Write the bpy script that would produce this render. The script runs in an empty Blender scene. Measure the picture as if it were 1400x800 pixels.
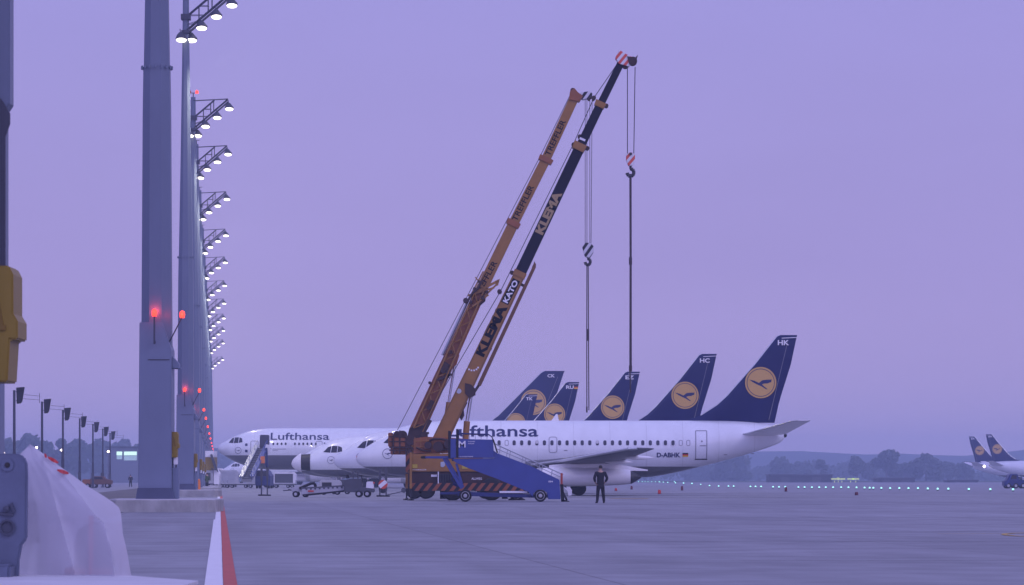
import bpy, bmesh, math, random
from mathutils import Vector, Matrix
random.seed(7)
sc = bpy.context.scene
C = sc.collection
R = math.radians
PI = math.pi

# ------------------------------------------------------------------ camera
F = 4500.0            # focal length in photo pixels (photo 1400 wide)
CH = 1.15             # camera height
HY = 655.0            # horizon row
cam = bpy.data.cameras.new('camera'); camo = bpy.data.objects.new('camera', cam); C.objects.link(camo)
camo.location = (0, 0, CH); camo.rotation_euler = (R(90), 0, 0)
cam.sensor_width = 36; cam.lens = F / 1400 * 36; cam.shift_y = (HY - 400) / 1400.0
cam.clip_start = 0.5; cam.clip_end = 20000
cam.dof.use_dof = True; cam.dof.focus_distance = 215; cam.dof.aperture_fstop = 13
sc.camera = camo

# ------------------------------------------------------------------ world
w = bpy.data.worlds.new('World'); sc.world = w; w.use_nodes = True
nt = w.node_tree; nt.nodes.clear()
N = nt.nodes.new; L = nt.links.new
wo = N('ShaderNodeOutputWorld'); bg = N('ShaderNodeBackground'); tc = N('ShaderNodeTexCoord')
sep = N('ShaderNodeSeparateXYZ'); L(tc.outputs['Generated'], sep.inputs[0])
mr = N('ShaderNodeMapRange'); mr.inputs['From Min'].default_value = 0.0; mr.inputs['From Max'].default_value = 0.5
L(sep.outputs['Z'], mr.inputs['Value'])
rp = N('ShaderNodeValToRGB'); L(mr.outputs[0], rp.inputs[0])
e = rp.color_ramp.elements
e[0].position = 0.0; e[0].color = (0.460, 0.355, 0.640, 1)
e[1].position = 1.0; e[1].color = (0.36, 0.35, 0.80, 1)
a = rp.color_ramp.elements.new(0.13); a.color = (0.372, 0.303, 0.655, 1)
a = rp.color_ramp.elements.new(0.29); a.color = (0.352, 0.308, 0.715, 1)
# faint drifting cloud streaks
mp = N('ShaderNodeMapping'); mp.inputs['Scale'].default_value = (7, 7, 26); L(tc.outputs['Generated'], mp.inputs[0])
nz = N('ShaderNodeTexNoise'); nz.inputs['Scale'].default_value = 1.0; nz.inputs['Detail'].default_value = 3; L(mp.outputs[0], nz.inputs['Vector'])
m2 = N('ShaderNodeMapRange'); m2.inputs['To Min'].default_value = 0.94; m2.inputs['To Max'].default_value = 1.06; L(nz.outputs['Fac'], m2.inputs['Value'])
# the brighter western half of the sky lies behind the camera
m3 = N('ShaderNodeMapRange'); m3.inputs['From Min'].default_value = 0.1; m3.inputs['From Max'].default_value = -0.9
m3.inputs['To Min'].default_value = 1.0; m3.inputs['To Max'].default_value = 1.75; L(sep.outputs['Y'], m3.inputs['Value'])
mu = N('ShaderNodeMath'); mu.operation = 'MULTIPLY'; L(m2.outputs[0], mu.inputs[0]); L(m3.outputs[0], mu.inputs[1])
vm = N('ShaderNodeVectorMath'); vm.operation = 'SCALE'; L(rp.outputs[0], vm.inputs[0]); L(mu.outputs[0], vm.inputs['Scale'])
sky = N('ShaderNodeTexSky'); sky.sky_type = 'NISHITA'; sky.sun_disc = False
sky.sun_elevation = R(4); sky.sun_rotation = R(150)
vs = N('ShaderNodeVectorMath'); vs.operation = 'SCALE'; vs.inputs['Scale'].default_value = 0.006; L(sky.outputs[0], vs.inputs[0])
va = N('ShaderNodeVectorMath'); va.operation = 'ADD'; L(vm.outputs[0], va.inputs[0]); L(vs.outputs[0], va.inputs[1])
L(va.outputs[0], bg.inputs[0]); bg.inputs[1].default_value = 1.0; L(bg.outputs[0], wo.inputs[0])

sun = bpy.data.lights.new('sun', 'SUN'); so = bpy.data.objects.new('sun', sun); C.objects.link(so)
sun.energy = 0.62; sun.angle = R(24); sun.color = (0.80, 0.72, 1.0)
so.rotation_euler = (R(56), 0, R(50))

vsn = sc.view_settings; vsn.view_transform = 'Standard'; vsn.look = 'None'; vsn.exposure = 0; vsn.gamma = 1
sc.render.engine = 'CYCLES'
cy = sc.cycles; cy.use_denoising = True; cy.max_bounces = 6; cy.volume_bounces = 1
cy.sample_clamp_indirect = 4; cy.transparent_max_bounces = 16

# ------------------------------------------------------------------ materials
MATS = {}
def mat(name, col, rough=0.5, metal=0.0, var=0.12, scale=1.5, bump=0.0, coat=0.0, emit=None, estr=0, stretch=(1,1,1), spec=0.5):
    if name in MATS: return MATS[name]
    m = bpy.data.materials.new(name); m.use_nodes = True; nt = m.node_tree
    b = nt.nodes['Principled BSDF']; N = nt.nodes.new; L = nt.links.new
    t = N('ShaderNodeTexCoord'); mp = N('ShaderNodeMapping'); mp.inputs['Scale'].default_value = stretch
    L(t.outputs['Object'], mp.inputs[0])
    n = N('ShaderNodeTexNoise'); n.inputs['Scale'].default_value = scale; n.inputs['Detail'].default_value = 5; n.inputs['Roughness'].default_value = 0.6
    L(mp.outputs[0], n.inputs['Vector'])
    r = N('ShaderNodeMapRange'); r.inputs['From Min'].default_value = 0.25; r.inputs['From Max'].default_value = 0.75
    r.inputs['To Min'].default_value = 1 - var; r.inputs['To Max'].default_value = 1 + var; L(n.outputs['Fac'], r.inputs['Value'])
    v = N('ShaderNodeVectorMath'); v.operation = 'SCALE'; v.inputs[0].default_value = col; L(r.outputs[0], v.inputs['Scale'])
    L(v.outputs[0], b.inputs['Base Color'])
    b.inputs['Roughness'].default_value = rough; b.inputs['Metallic'].default_value = metal
    b.inputs['Coat Weight'].default_value = coat; b.inputs['Coat Roughness'].default_value = 0.12
    b.inputs['Specular IOR Level'].default_value = spec
    if bump:
        bp = N('ShaderNodeBump'); bp.inputs['Strength'].default_value = bump; bp.inputs['Distance'].default_value = 0.02
        L(n.outputs['Fac'], bp.inputs['Height']); L(bp.outputs[0], b.inputs['Normal'])
    if emit:
        b.inputs['Emission Color'].default_value = (*emit, 1); b.inputs['Emission Strength'].default_value = estr
    MATS[name] = m; m['col'] = v.name
    return m

def stripes(name, c1, c2, period, ang, rough=0.5):
    m = mat(name, c1, rough); nt = m.node_tree; N = nt.nodes.new; L = nt.links.new
    t = N('ShaderNodeTexCoord'); s = N('ShaderNodeSeparateXYZ'); L(t.outputs['Object'], s.inputs[0])
    a = N('ShaderNodeMath'); a.operation = 'MULTIPLY'; a.inputs[1].default_value = math.cos(ang) / period; L(s.outputs['X'], a.inputs[0])
    b = N('ShaderNodeMath'); b.operation = 'MULTIPLY'; b.inputs[1].default_value = math.sin(ang) / period; L(s.outputs['Z'], b.inputs[0])
    c = N('ShaderNodeMath'); c.operation = 'ADD'; L(a.outputs[0], c.inputs[0]); L(b.outputs[0], c.inputs[1])
    f = N('ShaderNodeMath'); f.operation = 'FRACT'; L(c.outputs[0], f.inputs[0])
    g = N('ShaderNodeMath'); g.operation = 'GREATER_THAN'; g.inputs[1].default_value = 0.5; L(f.outputs[0], g.inputs[0])
    x = N('ShaderNodeMix'); x.data_type = 'RGBA'; L(g.outputs[0], x.inputs['Factor'])
    x.inputs[6].default_value = (*c1, 1); x.inputs[7].default_value = (*c2, 1)
    L(x.outputs[2], nt.nodes['Principled BSDF'].inputs['Base Color'])
    return m

def two_tone(name, top, low, z, rough=0.3, coat=0.9):
    """paint scheme: the livery has a grey belly below height z"""
    m = mat(name, top, rough, coat=coat, var=0.07, scale=0.9, stretch=(1, 1, 0.3)); m.node_tree.nodes['Principled BSDF'].inputs['Coat Roughness'].default_value = 0.05; nt = m.node_tree; N = nt.nodes.new; L = nt.links.new
    t = N('ShaderNodeTexCoord'); s = N('ShaderNodeSeparateXYZ'); L(t.outputs['Object'], s.inputs[0])
    g = N('ShaderNodeMath'); g.operation = 'GREATER_THAN'; g.inputs[1].default_value = z; L(s.outputs['Z'], g.inputs[0])
    x = N('ShaderNodeMix'); x.data_type = 'RGBA'; L(g.outputs[0], x.inputs['Factor'])
    x.inputs[6].default_value = (*low, 1)
    L(nt.nodes[m['col']].outputs[0], x.inputs[7])
    # faint vertical skin joints
    wv = N('ShaderNodeMath'); wv.operation = 'FRACT'; dv = N('ShaderNodeMath'); dv.operation = 'DIVIDE'; dv.inputs[1].default_value = 2.54
    L(s.outputs['X'], dv.inputs[0]); L(dv.outputs[0], wv.inputs[0])
    gt = N('ShaderNodeMath'); gt.operation = 'LESS_THAN'; gt.inputs[1].default_value = 0.012; L(wv.outputs[0], gt.inputs[0])
    ms = N('ShaderNodeMath'); ms.operation = 'MULTIPLY'; ms.inputs[1].default_value = -0.22; L(gt.outputs[0], ms.inputs[0])
    ad = N('ShaderNodeMath'); ad.operation = 'ADD'; ad.inputs[1].default_value = 1; L(ms.outputs[0], ad.inputs[0])
    sv = N('ShaderNodeVectorMath'); sv.operation = 'SCALE'; L(x.outputs[2], sv.inputs[0]); L(ad.outputs[0], sv.inputs['Scale'])
    L(sv.outputs[0], nt.nodes['Principled BSDF'].inputs['Base Color'])
    return m

white_fus = two_tone('airliner_paint', (0.73, 0.76, 0.80), (0.13, 0.135, 0.155), 2.02)
white_wide = two_tone('widebody_paint', (0.73, 0.76, 0.80), (0.13, 0.135, 0.155), 4.35)
white_plain = mat('white_enamel', (0.78, 0.78, 0.80), 0.3, coat=0.3, var=0.05)
navy = mat('navy_tail_paint', (0.007, 0.013, 0.085), 0.35, var=0.12, scale=0.7, spec=.3)
navy_far = navy
ltr_navy = mat('navy_lettering', (0.012, 0.02, 0.10), 0.4, var=0.02)
yellow_disc = mat('yellow_emblem', (0.56, 0.345, 0.105), 0.4, var=0.04)
wht_letter = mat('white_lettering', (0.75, 0.75, 0.78), 0.5, var=0.03)
glass_dark = mat('dark_cabin_glass', (0.02, 0.02, 0.035), 0.12, var=0.02)
win_blind = mat('lowered_window_blind', (0.55, 0.55, 0.58), 0.5, var=0.02)
alu = mat('bare_aluminium', (0.60, 0.61, 0.64), 0.28, 0.85, var=0.08, scale=3)
wing_grey = mat('wing_grey_paint', (0.13, 0.135, 0.16), 0.42, var=0.08, scale=1.2)
rubber = mat('black_rubber', (0.012, 0.012, 0.014), 0.75, var=0.15)
dark_metal = mat('dark_soot_metal', (0.025, 0.025, 0.03), 0.5, var=0.15)
line_grey = mat('panel_line', (0.22, 0.22, 0.26), 0.5, var=0.05)
mast_paint = mat('mast_grey_blue_paint', (0.140, 0.170, 0.245), 0.42, var=0.08, scale=0.9, stretch=(1,1,0.25))
mast_cover = mat('mast_cover_paint', (0.165, 0.20, 0.285), 0.45, var=0.08, scale=1.0, stretch=(1,1,0.4))
arm_dark = mat('arm_dark_steel', (0.05, 0.055, 0.08), 0.5, var=0.1)
lamp_on = mat('floodlight_glass_lit', (0.9, 0.88, 0.8), 0.3, emit=(1.0, 0.91, 0.72), estr=3.2)
red_on = mat('red_obstruction_glass', (0.7, 0.04, 0.02), 0.3, emit=(1.0, 0.055, 0.03), estr=2.4)
green_on = mat('taxiway_green_glass', (0.2, 0.7, 0.6), 0.3, emit=(0.42, 0.90, 0.75), estr=1.3)
white_on = mat('far_lamp_glass', (0.9, 0.8, 0.7), 0.3, emit=(1.0, 0.80, 0.65), estr=6)
yel_on = mat('far_yellow_lamp', (0.7, 0.8, 0.2), 0.3, emit=(0.6, 0.75, 0.3), estr=.45)
box_yellow = mat('ochre_yellow_box', (0.25, 0.168, 0.012), 0.45, var=0.06)
crane_brown = mat('ochre_crane_paint', (0.300, 0.145, 0.028), 0.45, var=0.16, scale=1.8)
crane_red = mat('rusty_orange_paint', (0.285, 0.100, 0.030), 0.5, var=0.18, scale=1.6)
crane_black = mat('black_boom_paint', (0.009, 0.009, 0.018), 0.5, var=0.25, spec=.2)
crane_dark = mat('brown_black_grease', (0.045, 0.022, 0.018), 0.6, var=0.3)
chrome = mat('chromed_rod', (0.55, 0.56, 0.62), 0.2, 0.9, var=0.05)
ochre_letter = mat('ochre_lettering', (0.36, 0.26, 0.12), 0.5, var=0.05)
blk_letter = mat('black_lettering', (0.008, 0.008, 0.012), 0.6, var=0.05, spec=.15)
hazard = stripes('orange_black_hazard', (0.27, 0.085, 0.035), (0.012, 0.012, 0.016), 0.37, R(-38))
redwhite = stripes('red_white_stripe', (0.65, 0.10, 0.06), (0.7, 0.7, 0.72), 0.30, R(-40))
blackwhite = stripes('black_white_stripe', (0.015, 0.015, 0.02), (0.62, 0.62, 0.66), 0.34, R(-35))
rope = mat('steel_rope', (0.035, 0.035, 0.045), 0.5, 0.3, var=0.1)
stair_blue = mat('royal_blue_paint', (0.033, 0.060, 0.250), 0.38, var=0.1, scale=1.3, coat=0.2)
stair_dblue = mat('deep_blue_steel', (0.018, 0.032, 0.14), 0.45, var=0.12)
rail_steel = mat('galvanised_rail', (0.40, 0.42, 0.46), 0.35, 0.5, var=0.08)
rim_grey = mat('wheel_rim_grey', (0.42, 0.43, 0.46), 0.4, 0.3, var=0.08)
grey_gse = mat('light_grey_equipment', (0.42, 0.43, 0.46), 0.5, var=0.12)
dark_gse = mat('dark_grey_equipment', (0.07, 0.075, 0.09), 0.55, var=0.15)
orange_p = mat('orange_panel', (0.75, 0.20, 0.03), 0.5, var=0.05)
cone_red = mat('red_marker', (0.55, 0.04, 0.03), 0.5, var=0.05)
plinth_top = mat('pale_painted_concrete', (0.62, 0.62, 0.64), 0.6, var=0.12, scale=1.5)
concrete = mat('plinth_concrete', (0.34, 0.34, 0.33), 0.8, var=0.28, scale=2.2, bump=0.4, stretch=(1, 1, 0.5))
flagk = mat('flag_black', (0.01, 0.01, 0.01), 0.5); flagr = mat('flag_red', (0.6, 0.03, 0.02), 0.5); flagg = mat('flag_gold', (0.8, 0.5, 0.02), 0.5)

# ------------------------------------------------------------------ helpers
class MB:
    def __init__(s): s.v = []; s.f = []
    def add(s, vs, fs):
        o = len(s.v); s.v += [tuple(v) for v in vs]; s.f += [tuple(i + o for i in f) for f in fs]; return s
    def box(s, a, b):
        (x0, y0, z0), (x1, y1, z1) = a, b
        vs = [(x0,y0,z0),(x1,y0,z0),(x1,y1,z0),(x0,y1,z0),(x0,y0,z1),(x1,y0,z1),(x1,y1,z1),(x0,y1,z1)]
        return s.add(vs, [(0,3,2,1),(4,5,6,7),(0,1,5,4),(1,2,6,5),(2,3,7,6),(3,0,4,7)])
    def bar(s, p, q, wx, wy, w2=None):
        """rectangular beam from p to q; wx = width seen in the XZ plane, wy = depth"""
        p = Vector(p); q = Vector(q); d = (q - p).normalized()
        up = Vector((0,1,0)) if abs(d.y) < 0.9 else Vector((1,0,0))
        n = d.cross(up).normalized(); u = n.cross(d).normalized(); vs = []
        w2 = w2 or (wx, wy)
        for c, (a, b) in ((p, (wx, wy)), (q, w2)):
            for i, j in ((-1,-1),(1,-1),(1,1),(-1,1)): vs.append(c + n*(i*a/2) + u*(j*b/2))
        return s.add(vs, [(0,1,2,3),(7,6,5,4),(0,4,5,1),(1,5,6,2),(2,6,7,3),(3,7,4,0)])
    def tube(s, p, q, r, r2=None, n=10):
        p = Vector(p); q = Vector(q); d = (q - p).normalized(); r2 = r if r2 is None else r2
        up = Vector((0,0,1)) if abs(d.z) < 0.9 else Vector((1,0,0))
        a = d.cross(up).normalized(); b = d.cross(a); vs = []
        for c, rr in ((p, r), (q, r2)):
            for k in range(n):
                t = 2*PI*k/n; vs.append(c + a*(math.cos(t)*rr) + b*(math.sin(t)*rr))
        fs = [(k, (k+1) % n, n+(k+1) % n, n+k) for k in range(n)]
        fs += [tuple(range(n-1, -1, -1)), tuple(range(n, 2*n))]
        return s.add(vs, fs)
    def path(s, pts, r, n=6):
        for a, b in zip(pts, pts[1:]): s.tube(a, b, r, n=n)
        return s
    def prism(s, poly, y0, y1):
        """polygon in XZ extruded along Y"""
        n = len(poly); vs = [(x, y0, z) for x, z in poly] + [(x, y1, z) for x, z in poly]
        ar = sum(poly[i][0]*poly[(i+1) % n][1] - poly[(i+1) % n][0]*poly[i][1] for i in range(n))
        r = range(n)
        f = [tuple(r), tuple(n+i for i in reversed(r))] + [(i, n+i, n+(i+1) % n, (i+1) % n) for i in r]
        if ar < 0: f = [tuple(reversed(q)) for q in f]
        return s.add(vs, f)
    def lathe(s, prof, cx, cy, n=16, axis='z', c3=0):
        vs = []
        for r, h in prof:
            for k in range(n):
                t = 2*PI*k/n
                if axis == 'z': vs.append((cx + r*math.cos(t), cy + r*math.sin(t), c3 + h))
                elif axis == 'y': vs.append((cx + r*math.cos(t), c3 + h, cy + r*math.sin(t)))
                else: vs.append((c3 + h, cx + r*math.cos(t), cy + r*math.sin(t)))
        fs = []
        for i in range(len(prof)-1):
            for k in range(n): fs.append((i*n+k, i*n+(k+1) % n, (i+1)*n+(k+1) % n, (i+1)*n+k))
        fs.append(tuple(range(n-1, -1, -1))); fs.append(tuple((len(prof)-1)*n + k for k in range(n)))
        return s.add(vs, fs)
    def loft(s, rings, cap=True):
        n = len(rings[0]); vs = [p for r in rings for p in r]; fs = []
        for i in range(len(rings)-1):
            for k in range(n): fs.append((i*n+k, i*n+(k+1) % n, (i+1)*n+(k+1) % n, (i+1)*n+k))
        if cap: fs.append(tuple(range(n-1, -1, -1))); fs.append(tuple((len(rings)-1)*n + k for k in range(n)))
        return s.add(vs, fs)
    def build(s, name, m, parent=None, off=(0,0,0), smooth=False, bevel=0, label=None, fixn=True):
        me = bpy.data.meshes.new(name)
        me.from_pydata([(v[0]-off[0], v[1]-off[1], v[2]-off[2]) for v in s.v], [], s.f)
        bm = bmesh.new(); bm.from_mesh(me)
        if fixn: bmesh.ops.recalc_face_normals(bm, faces=bm.faces)
        if bevel:
            bmesh.ops.bevel(bm, geom=[e for e in bm.edges if len(e.link_faces) == 2 and e.calc_face_angle(0) > 0.6], offset=bevel, segments=2, affect='EDGES', clamp_overlap=True)
        bm.to_mesh(me); bm.free(); me.update()
        return link(name, me, m, parent, smooth, label)

def link(name, me, m, parent=None, smooth=False, label=None):
    me.materials.clear(); me.materials.append(m)
    if smooth:
        for p in me.polygons: p.use_smooth = True
        try: me.set_sharp_from_angle(angle=R(40))
        except Exception: pass
    o = bpy.data.objects.new(name, me); C.objects.link(o)
    if parent: o.parent = parent
    if label: o['label'] = label
    return o

def thing(name, label, cat, loc=(0,0,0), group=None, rz=0):
    o = bpy.data.objects.new(name, None); C.objects.link(o); o.location = loc; o.rotation_euler = (0,0,rz)
    o.empty_display_size = 0.5
    o['label'] = label; o['category'] = cat
    if group: o['group'] = group
    return o
def tag(o, label, cat, group=None, kind=None):
    o['label'] = label
    if cat: o['category'] = cat
    if group: o['group'] = group
    if kind: o['kind'] = kind
    return o
def structure(o, label=None):
    o['kind'] = 'structure'
    if label: o['label'] = label
    return o
def copy_tree(o, parent=None):
    c = o.copy(); C.objects.link(c)
    if parent: c.parent = parent
    for ch in list(o.children): copy_tree(ch, c)
    return c

def PX(px, D): return (px - 700.0) * D / F
def PZ(py, D): return CH + (HY - py) * D / F

def text_bm(s, W, H, bold=0.02):
    """text as a flat bmesh in x 0..W, y 0..H"""
    cu = bpy.data.curves.new('t', 'FONT'); cu.body = s; cu.size = 1; cu.offset = bold; cu.resolution_u = 4
    o = bpy.data.objects.new('t', cu); C.objects.link(o)
    dg = bpy.context.evaluated_depsgraph_get(); dg.update()
    me = bpy.data.meshes.new_from_object(o.evaluated_get(dg))
    bm = bmesh.new(); bm.from_mesh(me)
    bpy.data.objects.remove(o); bpy.data.curves.remove(cu); bpy.data.meshes.remove(me)
    xs = [v.co.x for v in bm.verts]; ys = [v.co.y for v in bm.verts]
    x0, x1, y0, y1 = min(xs), max(xs), min(ys), max(ys)
    for v in bm.verts: v.co = Vector(((v.co.x-x0)/(x1-x0)*W, (v.co.y-y0)/(y1-y0)*H, 0))
    bmesh.ops.triangulate(bm, faces=bm.faces)
    return bm
def poly_bm(polys):
    bm = bmesh.new()
    for p in polys:
        bm.faces.new([bm.verts.new((x, z, 0)) for x, z in p])
    bmesh.ops.triangulate(bm, faces=bm.faces)
    return bm
def circle(cx, cy, r, n=32): return [(cx + r*math.cos(2*PI*k/n), cy + r*math.sin(2*PI*k/n)) for k in range(n)]
def ring_polys(cx, cy, r0, r1, n=32):
    out = []
    for k in range(n):
        a, b = 2*PI*k/n, 2*PI*(k+1)/n
        out.append([(cx+r1*math.cos(a), cy+r1*math.sin(a)), (cx+r1*math.cos(b), cy+r1*math.sin(b)), (cx+r0*math.cos(b), cy+r0*math.sin(b)), (cx+r0*math.cos(a), cy+r0*math.sin(a))])
    return out
def frame_polys(x0, z0, x1, z1, t, rad=0.12):
    """rounded rectangular outline"""
    def rr(d):
        pts = []
        for cx, cz, a0 in ((x1-rad, z1-rad, 0), (x0+rad, z1-rad, 90), (x0+rad, z0+rad, 180), (x1-rad, z0+rad, 270)):
            for k in range(5):
                a = R(a0 + 22.5*k); pts.append((cx + (rad-d)*math.cos(a), cz + (rad-d)*math.sin(a)))
        return pts
    A, B = rr(0), rr(t); n = len(A)
    return [[A[i], A[(i+1) % n], B[(i+1) % n], B[i]] for i in range(n)]
def rrect(x0, z0, x1, z1, rad):
    pts = []
    for cx, cz, a0 in ((x1-rad, z1-rad, 0), (x0+rad, z1-rad, 90), (x0+rad, z0+rad, 180), (x1-rad, z0+rad, 270)):
        for k in range(4):
            a = R(a0 + 30*k); pts.append((cx + rad*math.cos(a), cz + rad*math.sin(a)))
    return pts
BIRD = [(-.74,.20),(-.40,.12),(-.12,-.02),(.10,.15),(.36,.19),(.72,.20),(.66,.08),(.70,.04),(.54,.0),(.46,-.05),(.22,-.06),(.08,-.12),(.22,-.24),(.44,-.42),(.34,-.42),(.05,-.24),(-.2,-.13),(-.5,.03)]

def finish_bm(bm, name, m, parent, mapf, step=None, step2=None):
    if step:
        zs = [v.co.y for v in bm.verts]; z = min(zs) + step
        while z < max(zs):
            bmesh.ops.bisect_plane(bm, geom=bm.verts[:]+bm.edges[:]+bm.faces[:], plane_co=(0,z,0), plane_no=(0,1,0)); z += step
    if step2:
        xs = [v.co.x for v in bm.verts]; x = min(xs) + step2; xm = max(xs)
        while x < xm:
            bmesh.ops.bisect_plane(bm, geom=bm.verts[:]+bm.edges[:]+bm.faces[:], plane_co=(x,0,0), plane_no=(1,0,0)); x += step2
    for v in bm.verts: v.co = Vector(mapf(v.co.x, v.co.y))
    me = bpy.data.meshes.new(name); bm.to_mesh(me); bm.free()
    return link(name, me, m, parent)

# ------------------------------------------------------------------ ground
def ground_material():
    m = bpy.data.materials.new('apron_concrete'); m.use_nodes = True; nt = m.node_tree; b = nt.nodes['Principled BSDF']
    N = nt.nodes.new; L = nt.links.new; t = N('ShaderNodeTexCoord')
    mp = N('ShaderNodeMapping'); mp.inputs['Rotation'].default_value = (0, 0, R(-5.1)); mp.inputs['Location'].default_value = (3.1, 2.0, 0); L(t.outputs['Object'], mp.inputs[0])
    br = N('ShaderNodeTexBrick'); br.offset = 0; br.inputs['Scale'].default_value = 1
    br.inputs['Brick Width'].default_value = 7.5; br.inputs['Row Height'].default_value = 7.5; br.inputs['Mortar Size'].default_value = 0.018
    br.inputs['Color1'].default_value = (0.245,0.252,0.268,1); br.inputs['Color2'].default_value = (0.272,0.278,0.295,1); br.inputs['Mortar'].default_value = (0.15,0.15,0.155,1)
    L(mp.outputs[0], br.inputs['Vector'])
    def noise(scale, det, stre):
        q = N('ShaderNodeMapping'); q.inputs['Scale'].default_value = stre; L(mp.outputs[0], q.inputs[0])
        n = N('ShaderNodeTexNoise'); n.inputs['Scale'].default_value = scale; n.inputs['Detail'].default_value = det; L(q.outputs[0], n.inputs['Vector']); return n
    n1 = noise(0.05, 6, (1, 0.6, 1)); n2 = noise(0.8, 8, (1, 1, 1)); n3 = noise(0.12, 4, (0.35, 2.2, 1)); n4 = noise(0.35, 5, (2.0, 0.12, 1))
    def rng(n, lo, hi, a=0.3, c=0.7):
        r = N('ShaderNodeMapRange'); r.inputs['From Min'].default_value = a; r.inputs['From Max'].default_value = c
        r.inputs['To Min'].default_value = lo; r.inputs['To Max'].default_value = hi; L(n.outputs['Fac'], r.inputs['Value']); return r
    prev = rng(n1, 0.76, 1.16)
    for r in (rng(n2, 0.80, 1.14), rng(n3, 0.88, 1.10), rng(n4, 0.86, 1.08), rng(noise(0.30, 3, (1, .5, 1)), 1.04, 0.80, .56, .74)):
        q = N('ShaderNodeMath'); q.operation = 'MULTIPLY'; L(prev.outputs[0], q.inputs[0]); L(r.outputs[0], q.inputs[1]); prev = q
    v = N('ShaderNodeVectorMath'); v.operation = 'SCALE'; L(br.outputs[0], v.inputs[0]); L(prev.outputs[0], v.inputs['Scale'])
    L(v.outputs[0], b.inputs['Base Color'])
    rr = rng(n1, 0.5, 0.75); L(rr.outputs[0], b.inputs['Roughness']); b.inputs['Specular IOR Level'].default_value = 0.5
    bp = N('ShaderNodeBump'); bp.inputs['Strength'].default_value = 0.35; bp.inputs['Distance'].default_value = 0.01
    L(n2.outputs['Fac'], bp.inputs['Height']); L(bp.outputs[0], b.inputs['Normal'])
    return m
def sheet(name, pts, z, m):
    bm = MB(); bm.add([(x, y, z) for x, y in pts], [tuple(range(len(pts)))])
    return structure(bm.build(name, m, fixn=False))
sheet('ground', [(-7000,-200),(7000,-200),(7000,9000),(-7000,9000)], 0, ground_material())
grass = mat('infield_grass', (0.045, 0.065, 0.03), 0.9, var=0.3, scale=0.02)
sheet('infield_grass', [(-1500,1150),(2500,1150),(3500,7000),(-3500,7000)], 0.03, grass)
asph = mat('road_asphalt', (0.115, 0.11, 0.105), 0.85, var=0.25, scale=0.25, stretch=(1, 0.3, 1), bump=0.2)
def rowx(y, off): return off - 0.0889*(y - 25.8)     # lines parallel to the mast row
sheet('service_road', [(rowx(30,-12.5),30),(rowx(30,-5.6),30),(rowx(700,-5.6),700),(rowx(700,-12.5),700)], 0.004, asph)
def strip(name, xa, xb, y0, y1, m, z=0.008):
    bm = MB(); n = 40; vs = []; fs = []
    for i in range(n+1):
        y = y0 + (y1-y0)*i/n; j = random.uniform(-.002,.002)
        vs += [(rowx(y, xa)+j, y, z), (rowx(y, xb)+j, y, z)]
        if i < n: k = 2*i; fs.append((k, k+1, k+3, k+2))
    bm.add(vs, fs); return structure(bm.build(name, m, fixn=False))
white_paint = mat('white_line_paint', (0.78, 0.78, 0.78), 0.6, var=0.10, scale=3)
red_paint = mat('red_line_paint', (0.50, 0.075, 0.045), 0.6, var=0.15, scale=3)
strip('white_line', -2.455, -2.255, 30, 93, white_paint)
strip('white_line', -2.415, -2.255, 93, 236, white_paint)
strip('red_line', -2.25, -2.10, 6, 236, red_paint)
strip('white_line', -2.455, -2.255, 6, 30, white_paint)
yl = mat('yellow_line_paint', (0.50, 0.33, 0.06), 0.6, var=0.2, scale=3)
def ribbon(name, pts, wd, m, z):
    vs = []; fs = []
    for i, (x, y) in enumerate(pts):
        a = Vector(pts[max(i-1, 0)]); b = Vector(pts[min(i+1, len(pts)-1)]); d = (b-a).normalized(); n = Vector((-d.y, d.x))*wd/2
        vs += [(x+n.x, y+n.y, z), (x-n.x, y-n.y, z)]
        if i: k = 2*i; fs.append((k-2, k-1, k+1, k))
    return structure(MB().add(vs, fs).build(name, m, fixn=False))
ribbon('yellow_guide_line', [(9.6+2.9*(1-math.cos(R(a)))*0.5+0.5, 67+3.4*math.sin(R(a))) for a in range(-88, 89, 8)] , 0.12, yl, 0.009)
ribbon('yellow_guide_line', [(8.9+(i*0.3), 68.8+0.05*i) for i in range(12)], 0.12, yl, 0.0095)
drain = mat('rusty_drain_cover', (0.30, 0.22, 0.12), 0.7, var=0.4, scale=1.5)
sheet('drain_cover', [(5.6,190),(7.8,190),(8.2,196),(6.0,196)], 0.010, drain)
# old tyre rubber and joint-sealant bands across the apron
seal = mat('tar_joint_sealant', (0.17, 0.168, 0.17), 0.7, var=0.2, scale=0.3)
for y0, x0, x1, wd in ((149,-3,60,0.7),(96,-2,45,0.22),(71,-1.5,40,0.13),(60,-2.6,30,0.10),(205,-6,90,1.3),(262,-8,120,1.8),(46,-2.9,25,.06)):
    ribbon('joint_sealant', [(x, y0+0.089*x+random.uniform(-.05,.05)) for x in [x0+(x1-x0)*i/14 for i in range(15)]], wd, seal, 0.006)

# distant hills: low ridges, real relief
def ridge(name, x0, x1, y, hfun, depth, m, label):
    n = 90; vs = []; fs = []
    for i in range(n+1):
        x = x0 + (x1-x0)*i/n; h = hfun(x)
        vs += [(x, y, 0), (x, y+depth*0.35, h*0.8), (x, y+depth*0.6, h), (x, y+depth, 0)]
        if i:
            k = 4*i
            for j in range(3): fs.append((k-4+j, k+j, k+j+1, k-3+j))
    o = MB().add(vs, fs).build(name, m, smooth=True); return structure(o, label)
wood = mat('far_wooded_slope', (0.035, 0.05, 0.03), 0.9, var=0.3, scale=0.02, bump=1)
def hf(base, amp, seed):
    rr = random.Random(seed); ph = [(rr.uniform(0, 6.3), rr.uniform(1, 3)) for _ in range(6)]
    return lambda x: base + sum(amp/(k+1)*math.sin(x*0.0045*(k+1)*f + p) for k, (p, f) in enumerate(ph)) + rr.uniform(-1, 1)*amp*.22
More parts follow.
